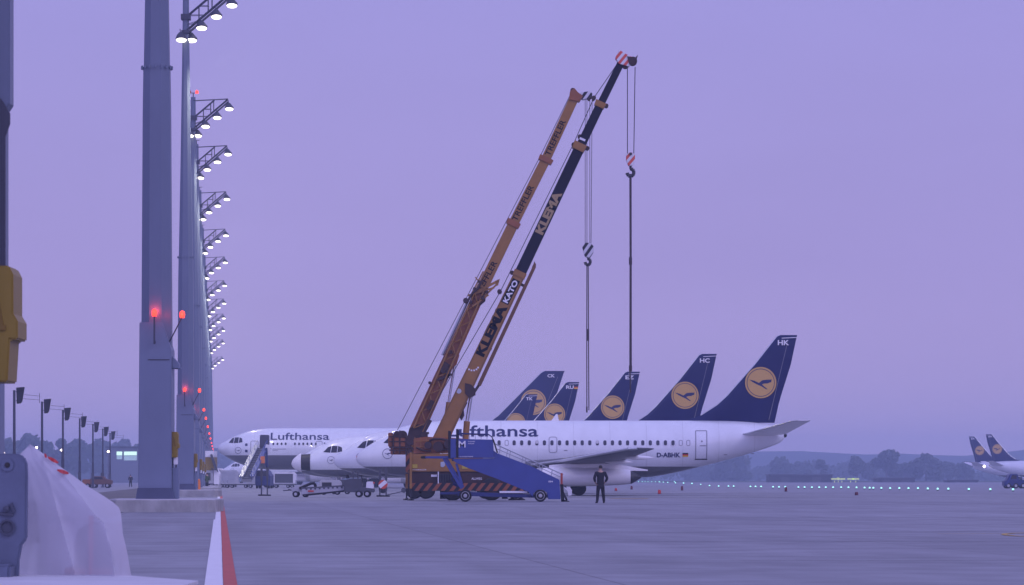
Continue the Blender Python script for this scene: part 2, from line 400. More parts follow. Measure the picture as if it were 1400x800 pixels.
ridge('hills', -1500, 1500, 3100, hf(30, 2.8, 3), 500, wood, 'low wooded ridge along the whole horizon')

# ------------------------------------------------------------------ trees
leaf = mat('tree_foliage', (0.045, 0.065, 0.035), 0.8, var=0.45, scale=0.5)
bark = mat('tree_bark', (0.07, 0.055, 0.04), 0.9, var=0.3)
def tree(name, label, x, y, h, wd, seed, shape=1.0, group=None, nleaf=1500):
    rr = random.Random(seed); t = thing(name, label, 'tree', (x, y, 0), group)
    tr = MB(); tr.tube((0,0,-0.1), (0.1,0,h*0.5), 0.05*wd*0.6+0.12, 0.12, 8)
    cl = []
    nb = rr.randint(9, 14)
    for k in range(nb):
        a = rr.uniform(0, 2*PI); u = rr.random()
        z = h*(0.22 + 0.66*u); rad = wd*0.5*math.sqrt(max(0.05, 1-((z/h-0.42)/0.60)**2))*rr.uniform(0.35, 0.8)
        c = Vector((math.cos(a)*rad, math.sin(a)*rad, z)); s = wd*rr.uniform(0.13, 0.24)
        cl.append((c, s)); tr.tube((0.05,0,h*rr.uniform(.15,.4)), c, 0.12, 0.04, 5)
    cl.append((Vector((0, 0, h*0.86)), wd*0.17*shape))
    tr.build('trunk', bark, t)
    cr = MB(); vs = []; fs = []
    for i in range(nleaf):
        c, s = rr.choice(cl); d = Vector((rr.gauss(0,1), rr.gauss(0,1), rr.gauss(0,1))).normalized()*s*rr.uniform(0.55, 1.12)
        p = c + Vector((d.x, d.y, d.z*0.9)); e = rr.uniform(0.25, 0.6)*(wd/11)
        a = Vector((rr.gauss(0,1), rr.gauss(0,1), rr.gauss(0,1))).normalized(); b = a.orthogonal().normalized()
        k = len(vs); vs += [p-a*e-b*e, p+a*e-b*e*.7, p+a*e*.8+b*e, p-a*e+b*e*.8]; fs.append((k, k+1, k+2, k+3))
    cr.add(vs, fs).build('crown', leaf, t, fixn=False)
    return t
TR = [  # px, top row, width px, distance, shape, label
 (1003,627,60,1500,'broad hazy tree just right of the nearest jet\'s tail underside'),
 (1068,632,46,1550,'hazy tree above the left end of the long dark shed'),
 (1092,634,40,1600,'low round hazy tree above the middle of the long dark shed'),
 (1124,628,20,1400,'slim pointed hazy tree at the right end of the long dark shed'),
 (1172,624,30,1400,'narrow hazy tree left of the large round pair'),
 (1188,634,26,1500,'small bushy tree filling the gap left of the largest crown'),
 (1212,618,44,1400,'largest dark round tree of the row right of the shed'),
 (1237,634,28,1450,'low bush between the two big round trees right of the shed'),
 (1266,622,46,1400,'broad domed tree right of the largest round tree'),
 (1296,634,34,1450,'low spreading tree left of the two distant tails'),
 (1318,634,30,1500,'bushy tree directly left of the two distant tails'),
 (960,634,60,1700,'pale wide tree seen under the nearest jet\'s tail cone'),
 (1385,630,40,1600,'hazy tree behind the two distant jets at the right edge')]
for i, (px, py, wpx, D, lb) in enumerate(TR):
    D *= 1.3
    tree('broadleaf_tree', lb, PX(px, D), D, PZ(py, D), wpx*D/F, 40+i, group='hazy trees beyond the runway', nleaf=2600)
TL = [(8,603,56,760,'tall dark tree at the far left behind the first panel post'),
 (38,592,44,800,'dark rounded tree between the first and second panel posts'),
 (62,606,44,820,'lower tree behind the second panel post'),
 (84,598,36,800,'upright dark tree left of the third panel post'),
 (104,600,34,840,'tree between the third and fourth panel posts'),
 (124,606,30,860,'narrow tree behind the fifth panel post'),
 (144,602,36,880,'round tree behind the two last panel posts'),
 (170,600,40,960,'pale tree above the lit glass front'),
 (188,606,30,980,'pale tree touching the left edge of the big mast'),
 (246,606,36,900,'hazy tree seen between the two nearest masts'),
 (296,612,30,1250,'small hazy tree right of the mast row')]
for i, (px, py, wpx, D, lb) in enumerate(TL):
    D *= 2.1
    tree('broadleaf_tree', lb, PX(px, D), D, PZ(py, D), wpx*D/F*1.15, 80+i, group='dark trees behind the panel posts', nleaf=2600)
# far wood strip that reads as one mass
rr = random.Random(5); vs = []; fs = []
for i in range(11000):
    x = rr.uniform(-420, 420); base = 2300; D = base + rr.uniform(0, 120)
    h = 8 + 5*math.sin(x*0.013) + 3*math.sin(x*0.05+2) + 2.2*math.sin(x*0.21) + 1.5*math.sin(x*0.5)
    z = h*math.sqrt(rr.random()); e = rr.uniform(0.8, 1.8)
    a = Vector((rr.gauss(0,1), rr.gauss(0,1), rr.gauss(0,1))).normalized(); b = a.orthogonal().normalized(); p = Vector((x, D, z))
    k = len(vs); vs += [p-a*e-b*e, p+a*e-b*e, p+a*e+b*e, p-a*e+b*e]; fs.append((k, k+1, k+2, k+3))
o = MB().add(vs, fs).build('far_wood', leaf, fixn=False); tag(o, 'hazy wood along the far edge of the airfield', None, kind='stuff')

# ------------------------------------------------------------------ far buildings
shed_m = mat('far_shed_cladding', (0.045, 0.05, 0.06), 0.7, var=0.1, scale=0.3)
def shed(name, label, px0, px1, py, D, dep=14):
    t = thing(name, label, 'building', (PX((px0+px1)/2, D), D, 0)); w2 = (px1-px0)/2*D/F; h = PZ(py, D)
    MB().box((-w2,0,0), (w2,dep,h-0.4)).build('wall', shed_m, t)
    MB().box((-w2-.3,-.3,h-0.398), (w2+.3,dep+.3,h)).build('roof', dark_gse, t)
    n = max(2, int(w2/5))
    for k in range(n):
        x = -w2 + (k+.5)*2*w2/n; MB().box((x-1.5,-.06,0.02), (x+1.5,-.003,(h-.4)*.8)).build('door', dark_gse, t)
shed('long_shed', 'long low dark shed on the horizon right of the tail', 1052, 1138, 648.5, 1100)
shed('low_building', 'very low dark building under the round trees', 1200, 1251, 653, 1120)
shed('low_building', 'flat dark strip of a building left of the distant jets', 1298, 1337, 656, 1090)
o = tag(MB().lathe([(0.01,-.3),(.3,-.3),(.4,0),(.3,.2),(.01,.2)], PX(1146,1080), 1080, 8, c3=1.45).tube((PX(1146,1080),1080,0),(PX(1146,1080),1080,1.2),.08).build('yellow_lamp', yel_on), 'yellow green lamp just right of the long dark shed', 'lamp')
for i, px in enumerate((1141, 1151, 1163, 1170)):
    x = PX(px, 1085); o = MB().box((x-1.1,1084.8,.95),(x+1.1,1085.4,1.4)).box((x-.1,1085,0),(x+.1,1085.2,.6)).build('airfield_sign', yel_on)
    tag(o, 'low glowing yellow airfield sign right of the long shed', 'sign', 'low glowing yellow signs on the far grass')
# lit glass front, left
lit = mat('lit_glass_front', (0.4, 0.6, 0.5), 0.4, emit=(0.60, 0.90, 0.62), estr=1.25, var=0.2)
lit2 = mat('lit_glass_dim', (0.3, 0.45, 0.4), 0.4, emit=(0.36, 0.50, 0.56), estr=0.55)
D = 1000
t = thing('lit_building', 'grey hall with a lit green white glass band behind the posts', 'building', (PX(176,D), D, 0))
def bx(px0, py0, px1, py1, y0, y1): return MB().box((PX(px0,D)-PX(176,D), y0, PZ(py1,D)), (PX(px1,D)-PX(176,D), y1, PZ(py0,D)))
bx(146,612,232,660,0,18).build('wall', mat('hall_cladding', (0.16,0.18,0.22), 0.7, var=0.1), t)
bx(144,610.5,234,612,-.5,18.5).build('roof', dark_gse, t)
bx(159.5,617.5,167,622.5,-.12,-.003).build('window', lit, t); bx(169.5,617.5,187,622.5,-.08,-.003).build('window', lit, t)
bx(159.5,623,167,628,-.08,-.003).build('window', lit2, t); bx(169.5,623,187,629.5,-.08,-.003).build('window', lit2, t)
for i, (px, py, lb) in enumerate(((5,619,'small warm lamp at the left edge above the grey bracket'),(50,612,'small warm lamp at the peak of the plastic sheet'),(84,615.5,'small warm lamp beside the third panel post'),(148,617.5,'small warm lamp between the two last panel posts'))):
    D = 620; t = thing('pole_lamp', lb, 'lamp', (PX(px,D), D, 0), 'small warm lamps behind the panel posts'); h = PZ(py, D)
    MB().tube((0,0,0),(0,0,h-.2),.07,.05,8).build('pole', arm_dark, t)
    MB().lathe([(.02,-.2),(.2,-.14),(.24,0),(.16,.18),(.02,.2)],0,0,10,c3=h).build('lamp', white_on, t, smooth=True)

# ------------------------------------------------------------------ panel posts (left row)
panel_m = mat('black_panel', (0.016, 0.016, 0.022), 0.6, var=0.1)
PP = [(22,530,'tallest and leftmost dark panel post, thin bracket on its right'),
 (60,546,'second panel post from the left above the plastic sheet'),
 (88.5,558,'third panel post from the left above the sheet\'s red marks'),
 (111.5,569.5,'fourth panel post from the left, middle of the row'),
 (129.5,577.5,'fifth panel post from the left'),
 (143,584,'sixth panel post, left of the last one'),
 (153,590,'smallest panel post, last of the row before the lit building')]
proto = None
def panel_post():
    t = thing('panel_post', '', 'sign post', (0,0,0), 'dark panel posts along the far stand edge')
    MB().tube((0,0,0),(0,0,3.2),.15,.14,10).tube((0,0,3.2),(0,0,8.0),.11,.10,10).box((-.25,-.25,0),(.25,.25,.12)).build('pole', arm_dark, t)
    MB().prism([(.16,8.2),(.80,8.25),(.62,7.15),(.50,6.98),(.20,6.95)], -.12, .12).build('panel', panel_m, t, bevel=.02)
    b = MB().tube((.12,0,7.9),(.2,0,7.9),.03).tube((.12,0,7.2),(.24,0,7.2),.03)
    b.tube((.76,.0,7.65),(1.95,0,7.55),.016,n=6).tube((.62,0,7.35),(1.9,0,7.25),.016,n=6).tube((1.95,0,7.0),(1.95,0,7.75),.022,n=6)
    b.build('bracket', arm_dark, t)
    MB().box((-.17,-.2,1.2),(.17,-.1,1.9)).build('control_box', dark_gse, t)
    return t
for i, (px, py, lb) in enumerate(PP):
    t = panel_post() if i == 0 else copy_tree(proto)
    if i == 0: proto = t
    D = 7.05*F/(HY-py); t.location = (PX(px-2.5, D), D, 0); t['label'] = lb

# ------------------------------------------------------------------ floodlight masts
def make_mast():
    t = thing('floodlight_mast', '', 'light mast', (0,0,0), 'floodlight masts in a receding row')
    def octr(r, z, cx=0): return [(cx + r*math.cos(R(22.5+45*k)), r*math.sin(R(22.5+45*k)), z) for k in range(8)]
    MB().loft([octr(.60,.45), octr(.52,14.0), octr(.495,15.55)]).build('shaft', mast_paint, t)
    up = MB().loft([octr(.48,15.55), octr(.36,22), octr(.24,29.5), octr(.20,32.9)])
    for k in range(16):
        a = 2*PI*k/16; up.tube((.53*math.cos(a), .53*math.sin(a), 15.50),(.53*math.cos(a), .53*math.sin(a), 15.62),.035,n=6)
    up.build('upper_shaft', mast_paint, t)
    # cover plates round the foot, chamfered at the upper right
    MB().prism([(-.60,.46),(.56,.46),(.56,5.65),(.25,6.62),(-.55,6.62)], -.58, .56).build('base_cover', mast_cover, t, bevel=.02)
    MB().prism([(-.68,.44),(.66,.44),(.57,.84),(-.61,.84)], -.66, .62).build('base_flange', mat('dark_mast_foot', (.07,.085,.14), .5), t)
    MB().prism([(.565,5.45),(.80,5.18),(.80,5.02),(.565,5.02)], -.3, .1).box((.56,-.2,5.0),(.86,.0,5.05)).build('cable_hood', mast_cover, t, bevel=.01)
    s = MB().box((-.25,-.60,5.30),(.50,-.582,5.33)); s.build('cover_seam', arm_dark, t)
    # yellow box on the right side and grey cabinet below
    bxp = [(x_, z_-.07) for x_, z_ in [(.50,1.97),(.51,2.82),(.53,2.87),(.73,2.87),(.765,2.80),(.765,2.50),(.80,2.44),(.80,2.30),(.74,2.30),(.72,1.97)]]
    yb = MB().prism(bxp, -.36, .12).build('junction_box', box_yellow, t, bevel=.012)
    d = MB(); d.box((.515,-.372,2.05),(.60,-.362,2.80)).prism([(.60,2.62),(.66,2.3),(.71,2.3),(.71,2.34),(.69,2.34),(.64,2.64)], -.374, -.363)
    d.build('lid_seam', mat('box_lid_dark_trim', (0.20,0.12,0.01), 0.5), yb)  # strips in a darker ochre than the box front
    MB().tube((.58,-.2,.45),(.58,-.2,1.97),.02).tube((.68,-.1,.45),(.68,-.1,1.97),.025).build('cable', arm_dark, t)
    MB().box((.56,-.25,.45),(.78,.1,1.55)).build('cabinet', mast_cover, t, bevel=.02)
    MB().box((.60,-.26,1.65),(.74,.0,1.93)).build('socket_panel', white_plain, t, bevel=.02)
    # low obstruction lights
    for x, y, z in ((.0,-.85,6.93),(.92,-.35,6.90)):
        o = MB()
        if x < .5: o.bar((x,-.66,5.9),(x,-.83,6.0),.05,.05).tube((x,-.85,5.85),(x,-.85,6.82),.03)
        else: o.bar((.3,-.3,5.85),(.52,-.32,6.0),.04,.04).tube((.50,-.32,6.0),(x,-.35,6.82),.022)
        rod = o.build('lamp_rod', arm_dark, t)
        MB().lathe([(.02,-.12),(.08,-.12),(.10,.0),(.08,.10),(.02,.14)], x, y, 12, c3=z).build('red_lamp', red_on, rod, smooth=True)
    # head arm: two parallel inclined trusses
    a = MB(); r = .035
    for y in (-.22, .22):
        a.tube((0,y,32.6),(2.9,y,32.75),.025,n=6)
        a.tube((.1,y,30.35),(2.85,y,32.7),.045,n=8).tube((.16,y,30.15),(2.92,y,32.52),.035,n=8)
        a.tube((.1,y,31.25),(1.75,y,32.65),.04,n=8)
        for x0, z0, x1, z1 in ((.85,31.0,.85,31.9),(1.45,31.5,1.45,32.4),(1.7,31.7,1.7,32.65),(.2,31.3,1.2,31.3),(.9,31.9,1.5,31.9),(.15,30.7,.75,30.9)):
            a.tube((x0,y,z0),(x1,y,z1),.022,n=6)
    for x, z in ((.5,30.7),(1.3,31.4),(2.1,32.05),(2.85,32.7)): a.tube((x,-.32,z),(x,.32,z),.03,n=6)
    a.box((-.3,-.34,31.0),(.3,.34,31.35)).box((-.27,-.34,30.1),(.27,.34,30.3)); a.tube((0,0,32.9),(0,0,33.25),.04).tube((-.28,0,33.25),(.28,0,33.25),.03)
    a.build('arm', arm_dark, t)
    MB().lathe([(.02,-.1),(.12,-.1),(.13,.1),(.02,.2)], .30, 0, 10, c3=33.3).build('red_lamp', red_on, t, smooth=True)
    MB().lathe([(.02,-.1),(.12,-.1),(.13,.1),(.02,.2)], -.30, 0, 10, c3=33.3).build('red_lamp', mat('unlit_red_glass', (0.3,0.03,0.03), 0.3), t, smooth=True)
    for x, y, z in ((-.28,-.55,29.72),(.32,.1,29.78),(1.02,-.32,30.52),(1.98,-.32,31.25),(2.98,-.32,31.98)):
        hd = MB(); rings = []
        for s_, h in ((.07,.42),(.13,.38),(.26,.22),(.36,.06),(.38,-.01),(.36,-.06)):
            rings.append([(x+s_*1.0*math.cos(2*PI*k/16)+ (0.04 if h < .2 else 0), y+s_*.8*math.sin(2*PI*k/16), z+h) for k in range(16)])
        hd.loft(rings).tube((x,y,z+.34),(x-.05,y,z+.62),.03)
        f = hd.build('floodlight', arm_dark, t, smooth=True)
        # lens tips towards the stands and the camera side
        ln = MB(); T = Matrix.Rotation(R(-15), 3, 'X')
        rg = []
        for s_, h in ((.30,-.05),(.34,-.10),(.30,-.17),(.09,-.20)):
            rg.append([Vector((x+.04,y,z)) + T @ Vector((s_*math.cos(2*PI*k/16), s_*.9*math.sin(2*PI*k/16), h)) for k in range(16)])
        ln.loft(rg).build('lens', lamp_on, f, smooth=True)
    # concrete plinth
    return t
def plinth_mesh(parent, w0, w1, d0, d1, ch, poly=None):
    def o8(s):
        if poly: return [(x*(1-s/2), y) for x, y in poly]
        return [(w0+ch+s, d0+s),(w1-ch-s, d0+s),(w1-s, d0+ch+s),(w1-s, d1-ch-s),(w1-ch-s, d1-s),(w0+ch+s, d1-s),(w0+s, d1-ch-s),(w0+s, d0+ch+s)]
    MB().loft([[(x,y,0) for x,y in o8(0)],[(x,y,.40) for x,y in o8(0)],[(x,y,.43) for x,y in o8(.03)]]).build('plinth', concrete, parent)
    MB().loft([[(x,y,.431) for x,y in o8(.02)],[(x,y,.455) for x,y in o8(.02)]]).build('plinth_cap', plinth_top, parent)
MD = [25.8,115.4,214,273.7,312,362,416,468,524,577,630,683,746,850]
ML = ['nearest mast at the left edge, mostly cut off, yellow box on its side',
 'thickest fully visible mast with a red lamp, its head above the picture',
 'second visible mast, lamps at the very top of the picture',
 'third visible mast, red beacon on top, highest complete lamp arm',
 'fourth visible mast, second complete lamp arm from the top',
 'fifth visible mast, third complete lamp arm from the top',
 'sixth visible mast, fourth complete lamp arm from the top',
 'seventh visible mast, fifth complete lamp arm from the top',
 'eighth visible mast, sixth complete lamp arm from the top',
 'ninth visible mast, seventh complete lamp arm from the top',
 'tenth visible mast, eighth complete lamp arm from the top',
 'eleventh visible mast, ninth complete lamp arm from the top',
 'twelfth visible mast, last but one of the receding row',
 'farthest mast, lowest lamp arm of the receding row']
mp0 = make_mast(); masts = [mp0] + [copy_tree(mp0) for _ in MD[1:]]
for i, (m_, D) in enumerate(zip(masts, MD)):
    m_['label'] = ML[i]
    m_.location = (-4.49 - 0.0888*(D-25.8), D, 0)
    if i == 0:
        m_.location.x = -4.62
        for ch in list(m_.children):
            if ch.name.split('.')[0] in ('socket_panel', 'cabinet', 'cable', 'lamp_rod'):
                for g_ in list(ch.children): bpy.data.objects.remove(g_)
                bpy.data.objects.remove(ch)
        MB().prism([(.57,2.8),(.69,2.8),(.69,4.0),(.73,4.06),(.73,9),(.57,9)], -.3, -.1).build('conduit', mast_paint, m_, bevel=.01)
        MB().prism([(.66,4.1),(.735,3.98),(.735,3.90),(.70,3.8),(.70,2.8),(.66,2.8)], -.34, -.31).build('conduit_clamp', arm_dark, m_)
    if i != 3:      # only the third visible mast carries a lit top beacon
        for ch in list(m_.children):
            if ch.name.split('.')[0] == 'red_lamp': bpy.data.objects.remove(ch)
    if i == 0: plinth_mesh(m_, -1.7, 2.5, -6.4, -.95, 1.15, [(-1.7,-6.4),(2.5,-6.4),(2.5,-3.3),(1.38,-1.1),(.9,-.95),(-1.7,-.95)])
    else: plinth_mesh(m_, -1.52, 2.17, -1.5, 2.2, .25)
# the lamps of the first masts really light their surroundings
def lamp(name, kind, loc, energy, col, size=.3):
    l = bpy.data.lights.new(name, kind); l.energy = energy; l.color = col
    if kind == 'POINT': l.shadow_soft_size = size
    o = bpy.data.objects.new(name, l); C.objects.link(o); o.location = loc; return o
for m_, D in list(zip(masts, MD))[1:4]:
    x, y, z = m_.location
    lamp('obstruction_light_glow', 'POINT', (x, y-.70, 7.02), 8, (1, .06, .05), .06)
    lamp('obstruction_light_glow', 'POINT', (x+.92, y-.48, 6.90), 4, (1, .06, .05), .06)
for i in range(2, 11):
    x, y, z = masts[i].location
    o = lamp('floodlight_beam', 'SPOT', (x+2.2, y-.4, 29.6), 6000, (1, .90, .72))
    o.data.spot_size = R(150); o.data.spot_blend = .6; o.data.shadow_soft_size = .5; o.rotation_euler = (R(8), R(-28), 0)

# ------------------------------------------------------------------ airliners
def interp(tab, x):
    if x <= tab[0][0]: return tab[0][1:]
    for p, q in zip(tab, tab[1:]):
        if x <= q[0]:
            t = (x-p[0])/(q[0]-p[0]); return tuple(p[k]+(q[k]-p[k])*t for k in range(1, len(p)))
    return tab[-1][1:]
def smooth_tab(tab):
    """catmull-rom resample of (x, bottom, top, halfwidth)"""
    out = []
    n = len(tab)
    for i in range(n-1):
        p0 = tab[max(i-1,0)]; p1 = tab[i]; p2 = tab[i+1]; p3 = tab[min(i+2,n-1)]
        for s in range(5):
            t = s/5.0; row = [p1[0]+(p2[0]-p1[0])*t]
            for k in (1,2,3):
                m1 = (p2[k]-p0[k])/max(p2[0]-p0[0],1e-6)*(p2[0]-p1[0]); m2_ = (p3[k]-p1[k])/max(p3[0]-p1[0],1e-6)*(p2[0]-p1[0])
                row.append((2*t**3-3*t*t+1)*p1[k] + (t**3-2*t*t+t)*m1 + (-2*t**3+3*t*t)*p2[k] + (t**3-t*t)*m2_)
            out.append(tuple(row))
    out.append(tab[-1]); return out
T737 = [(0,2.50,2.60,.05),(.12,2.28,2.90,.30),(.45,2.02,3.22,.60),(.9,1.84,3.52,.88),(1.6,1.62,3.95,1.18),(2.3,1.48,4.36,1.40),(3.0,1.38,4.74,1.56),(4.2,1.30,5.04,1.74),(5.5,1.26,5.20,1.84),(7,1.25,5.26,1.88),(9,1.25,5.26,1.88),(20.3,1.27,5.26,1.88),(22.5,1.62,5.26,1.80),(24.6,2.12,5.26,1.58),(27.1,2.78,5.20,1.12),(29.0,3.38,5.0,.66),(29.8,3.72,4.75,.40),(30.1,4.0,4.5,.12)]
T310 = [(0,5.15,5.3,.05),(.25,4.75,5.75,.5),(.9,4.3,6.2,1.0),(1.8,3.75,6.70,1.6),(3.0,3.2,7.25,2.1),(4.5,2.75,7.72,2.5),(6.3,2.45,7.98,2.75),(8,2.4,8.05,2.82),(11,2.4,8.05,2.82),(28.0,2.4,8.05,2.82),(32,2.9,8.05,2.7),(37,4.0,8.0,2.1),(42,5.5,7.85,1.25),(45.5,6.5,7.5,.6),(46.6,6.9,7.3,.15)]
def make_fus(tab, plug):
    tab = [(x - (plug if x < 8.5 else 0), a, b, c) for x, a, b, c in tab]; st = smooth_tab(tab)
    def surf(x, z, side, eps=.015):
        lo, hi, hw = interp(st, x); c = (lo+hi)/2; a = max((hi-lo)/2, .01)
        u = max(0.0, 1-((z-c)/a)**2)
        return side*(hw*math.sqrt(u)+eps)
    return st, surf
def fus_mesh(st, name, m, parent, x0=-99, x1=99):
    rings = []
    xs = [s[0] for s in st if x0 < s[0] < x1]
    if x0 > -90: xs = [x0] + xs
    if x1 < 90: xs = xs + [x1]
    fx = []
    for a_, b_ in zip(xs, xs[1:]):
        k = max(1, int((b_-a_)/1.2)); fx += [a_+(b_-a_)*i/k for i in range(k)]
    fx.append(xs[-1])
    for x in fx:
        lo, hi, hw = interp(st, x); c = (lo+hi)/2; a = (hi-lo)/2
        rings.append([(x, hw*math.sin(2*PI*k/48), c+a*math.cos(2*PI*k/48)) for k in range(48)])
    return MB().loft(rings).build(name, m, parent, smooth=True)
def airfoil(n=9):
    pts = []
    for k in range(n): t = k/(n-1); pts.append((t**1.6, math.sqrt(max(0, math.sin(PI*(t**1.6)**0.55)))))
    up = pts; lo = pts[1:-1][::-1]
    return [(x, y) for x, y in up] + [(x, -y) for x, y in lo]
AF = airfoil()
def wing_mesh(secs, name, m, parent, vertical=False):
    """secs: (lex, chord, spanpos, z, halfthick)"""
    rings = []
    for le, ch, sp, z, th in secs:
        if vertical: rings.append([(le+u*ch, v*th, z) for u, v in AF])
        else: rings.append([(le+u*ch, sp, z+v*th*(1 if v > 0 else .8)) for u, v in AF])
    return MB().loft(rings).build(name, m, parent, smooth=True)
def edge_strip(secs, name, m, parent, r=.06, vertical=False):
    b = MB(); pts = [(s[0]+.02, (0 if vertical else s[2]), s[3]) for s in secs]
    return b.path(pts, r, 8).build(name, m, parent, smooth=True)
def emblem_tail(parent, cx, cz, r, side, y, flip=1):
    d = MB().lathe([(r*.9,-.0),(r,.0),(r,.012),(r*.98,.016),(0.01,.016)], cx, cz, 40, 'y', 0)
    for i, v in enumerate(d.v): d.v[i] = (v[0], side*(y+v[1]), v[2])
    o = d.build('emblem_disc', yellow_disc, parent)
    finish_bm(poly_bm(ring_polys(0,0,r*.855,r*.895,40)), 'emblem_ring', ltr_navy, o, lambda u, v: (cx+u, side*(y+.022), cz+v))
    finish_bm(poly_bm([BIRD]), 'emblem_bird', ltr_navy, o, lambda u, v: (cx+u*r, side*(y+.026), cz+v*r))

def tail_text(parent, s, x, z, W, H, side, y):
    finish_bm(text_bm(s, W, H, .03), 'tail_letters', wht_letter, parent, (lambda u, v: (x+u, side*y, z+v)) if side < 0 else (lambda u, v: (x+W-u, side*y, z+v)))

def jet737(label, noseX, D, code, plug=0, side=-1, rz=0, windows=False, main=False, radome=False, group='parked navy tailed jets'):
    t = thing('narrowbody_airliner', label, 'airliner', (noseX, D, 0), group, rz)
    st, surf = make_fus(T737, plug); x0 = st[0][0]
    if radome:
        fus_mesh(st, 'fuselage', white_fus, t, x0=x0+1.1)
        # radome hinged forward, leaving the dark antenna bay open
        rd = fus_mesh(st, 'radome', white_plain, t, x1=x0+1.05)
        for v in rd.data.vertices: v.co = Vector((x0 + (v.co.x-x0)*.9 - .72, v.co.y, v.co.z*1.0 + .02))
        MB().tube((x0+.15,0,2.72),(x0+1.5,0,2.72),.72,.86,24).build('antenna_bay', dark_metal, t, smooth=True)
    else:
        fus_mesh(st, 'fuselage', white_fus, t)
    # fin
    fs = [(22.9,6.5,0,5.10,.10),(24.2,5.32,0,5.62,.13),(25.35,4.33,0,6.35,.16),(26.05,3.81,0,7.0,.155),(28.0,2.55,0,9.2,.12),(29.55,1.42,0,11.16,.08),(29.78,1.22,0,11.27,.05)]
    fin = wing_mesh(fs, 'fin', navy, t, True)
    edge_strip(fs[1:], 'leading_edge', alu, fin, .045, True)
    MB().bar((29.0,0,5.3),(30.35,0,10.9),.03,.26,(.03,.15)).build('rudder_hinge_line', line_grey, fin)
    MB().bar((29.9,0,11.05),(30.95,0,11.10),.05,.18).build('tip_stripe', wht_letter, fin)
    emblem_tail(fin, 28.42, 7.92, 1.10, side, .165)
    tail_text(fin, code, 29.62, 10.55, .80 if len(code) == 2 else 1.1, .36, side, .16)
    # stabilisers, wings
    for s in (-1, 1):
        sc_ = [(26.7,3.2,s*.6,4.25,.16),(27.4,2.75,s*1.4,4.33,.14),(30.1,1.25,s*6.2,5.12,.06),(30.5,.85,s*6.4,5.16,.03)]
        h = wing_mesh(sc_, 'stabiliser', wing_grey if 0 else white_plain, t); edge_strip(sc_, 'leading_edge', alu, h, .05)
        ws = [(11.2,7.2,s*1.2,2.05,.45),(12.3,6.0,s*2.2,2.12,.40),(14.2,4.3,s*5.0,2.38,.27),(18.6,1.75,s*14.0,3.14,.10),(19.2,1.1,s*14.25,3.17,.04)]
        wg = wing_mesh(ws, 'wing', wing_grey, t); edge_strip(ws[1:], 'leading_edge', alu, wg, .10)
        for yy, xx, zz in ((6.2,17.3,2.30),(9.4,18.6,2.58)):
            MB().loft([[(xx+a_*1.9, s*yy+ .13*r_*math.cos(2*PI*k/10), zz+.16*r_*math.sin(2*PI*k/10)) for k in range(10)] for a_, r_ in ((0,.1),(.2,.8),(.5,1),(.8,.7),(1.0,.08))]).build('flap_fairing', white_plain, wg, smooth=True)
        ng = MB().lathe([(.50,0),(.60,.15),(.64,1.0),(.66,2.5),(.64,4.2),(.56,5.8),(.48,6.5),(.40,6.5),(.38,6.3)], s*4.85, 1.30, 24, 'x', 12.6)
        e = ng.build('engine', white_plain, t, smooth=True)
        MB().lathe([(.53,-.02),(.61,.14),(.645,.4),(.60,.4),(.55,.2),(.50,.0)], s*4.85, 1.30, 24, 'x', 12.58).build('intake_lip', alu, e, smooth=True)
        MB().lathe([(.46,0),(.44,.25),(.30,.5),(.10,.8),(.02,.9)], s*4.85, 1.27, 20, 'x', 18.95).build('exhaust_cone', dark_metal, e, smooth=True)
        MB().loft([[(x, s*4.85+w_*c1, z+h_*s1) for c1, s1 in ((-1,-1),(1,-1),(1,1),(-1,1))] for x, w_, z, h_ in ((13.5,.12,1.95,.15),(16,.16,2.05,.3),(18.5,.12,1.92,.2),(20.3,.03,1.75,.04))]).build('pylon', white_plain, e)
        g = MB().tube((15.6,s*2.6,2.1),(15.6,s*2.6,.55),.11).tube((15.6,s*2.6,.5),(15.6,s*2.95,.5),.07).build('main_gear', alu, t)
        for yy in (2.38, 2.92):
            MB().lathe([(.30,-.16),(.46,-.16),(.51,-.10),(.51,.10),(.46,.16),(.30,.16)], 15.6, .51, 20, 'y', s*yy).build('wheel', rubber, g, smooth=True)
    g = MB().tube((4.0-plug,0,1.6),(4.0-plug,0,.35),.07).tube((4.0-plug,-.22,.34),(4.0-plug,.22,.34),.05).build('nose_gear', alu, t)
    for yy in (-.2, .2): MB().lathe([(.18,-.09),(.32,-.09),(.345,-.05),(.345,.05),(.32,.09),(.18,.09)], 4.0-plug, .345, 16, 'y', yy).build('wheel', rubber, g, smooth=True)
    MB().prism([(26.75,4.0),(26.95,4.0),(27.0,4.45),(26.8,4.6)], side*.95 if side < 0 else .90, side*.90 if side < 0 else .95).build('stabiliser_jack', dark_metal, t)
    MB().lathe([(.16,0),(.18,.12),(.13,.28),(.03,.33)],0,4.22,12,'x',29.95).build('tail_outlet', dark_metal, t, smooth=True)
    # decals follow the skin
    mp_ = lambda sd, eps=.02: (lambda u, v: (u, surf(u, v, sd, eps), v))
    for sd in (side,):
        for k, q in enumerate(([(1.95,3.72),(2.62,3.66),(2.72,4.28),(2.42,4.20)],[(2.68,3.66),(3.25,3.68),(3.30,4.30),(2.80,4.31)],[(3.31,3.69),(3.75,3.78),(3.72,4.15),(3.37,4.30)])):
            q = [(a_-plug+(.40 if radome else 0), b_-.04) for a_, b_ in q]
            finish_bm(poly_bm([q]), 'cockpit_window', glass_dark, t, mp_(sd), .12, .15)
        o = finish_bm(poly_bm(ring_polys(2.25-plug+ (.85 if radome else 0), 2.92, .33, .36, 28)), 'nose_emblem', ltr_navy, t, mp_(sd), .12)
        cx = 2.25-plug + (.85 if radome else 0)
        finish_bm(poly_bm([[(cx+a_*.30, 2.92+b_*.30) for a_, b_ in BIRD]]), 'emblem_bird', ltr_navy, o, mp_(sd), .1, .1)
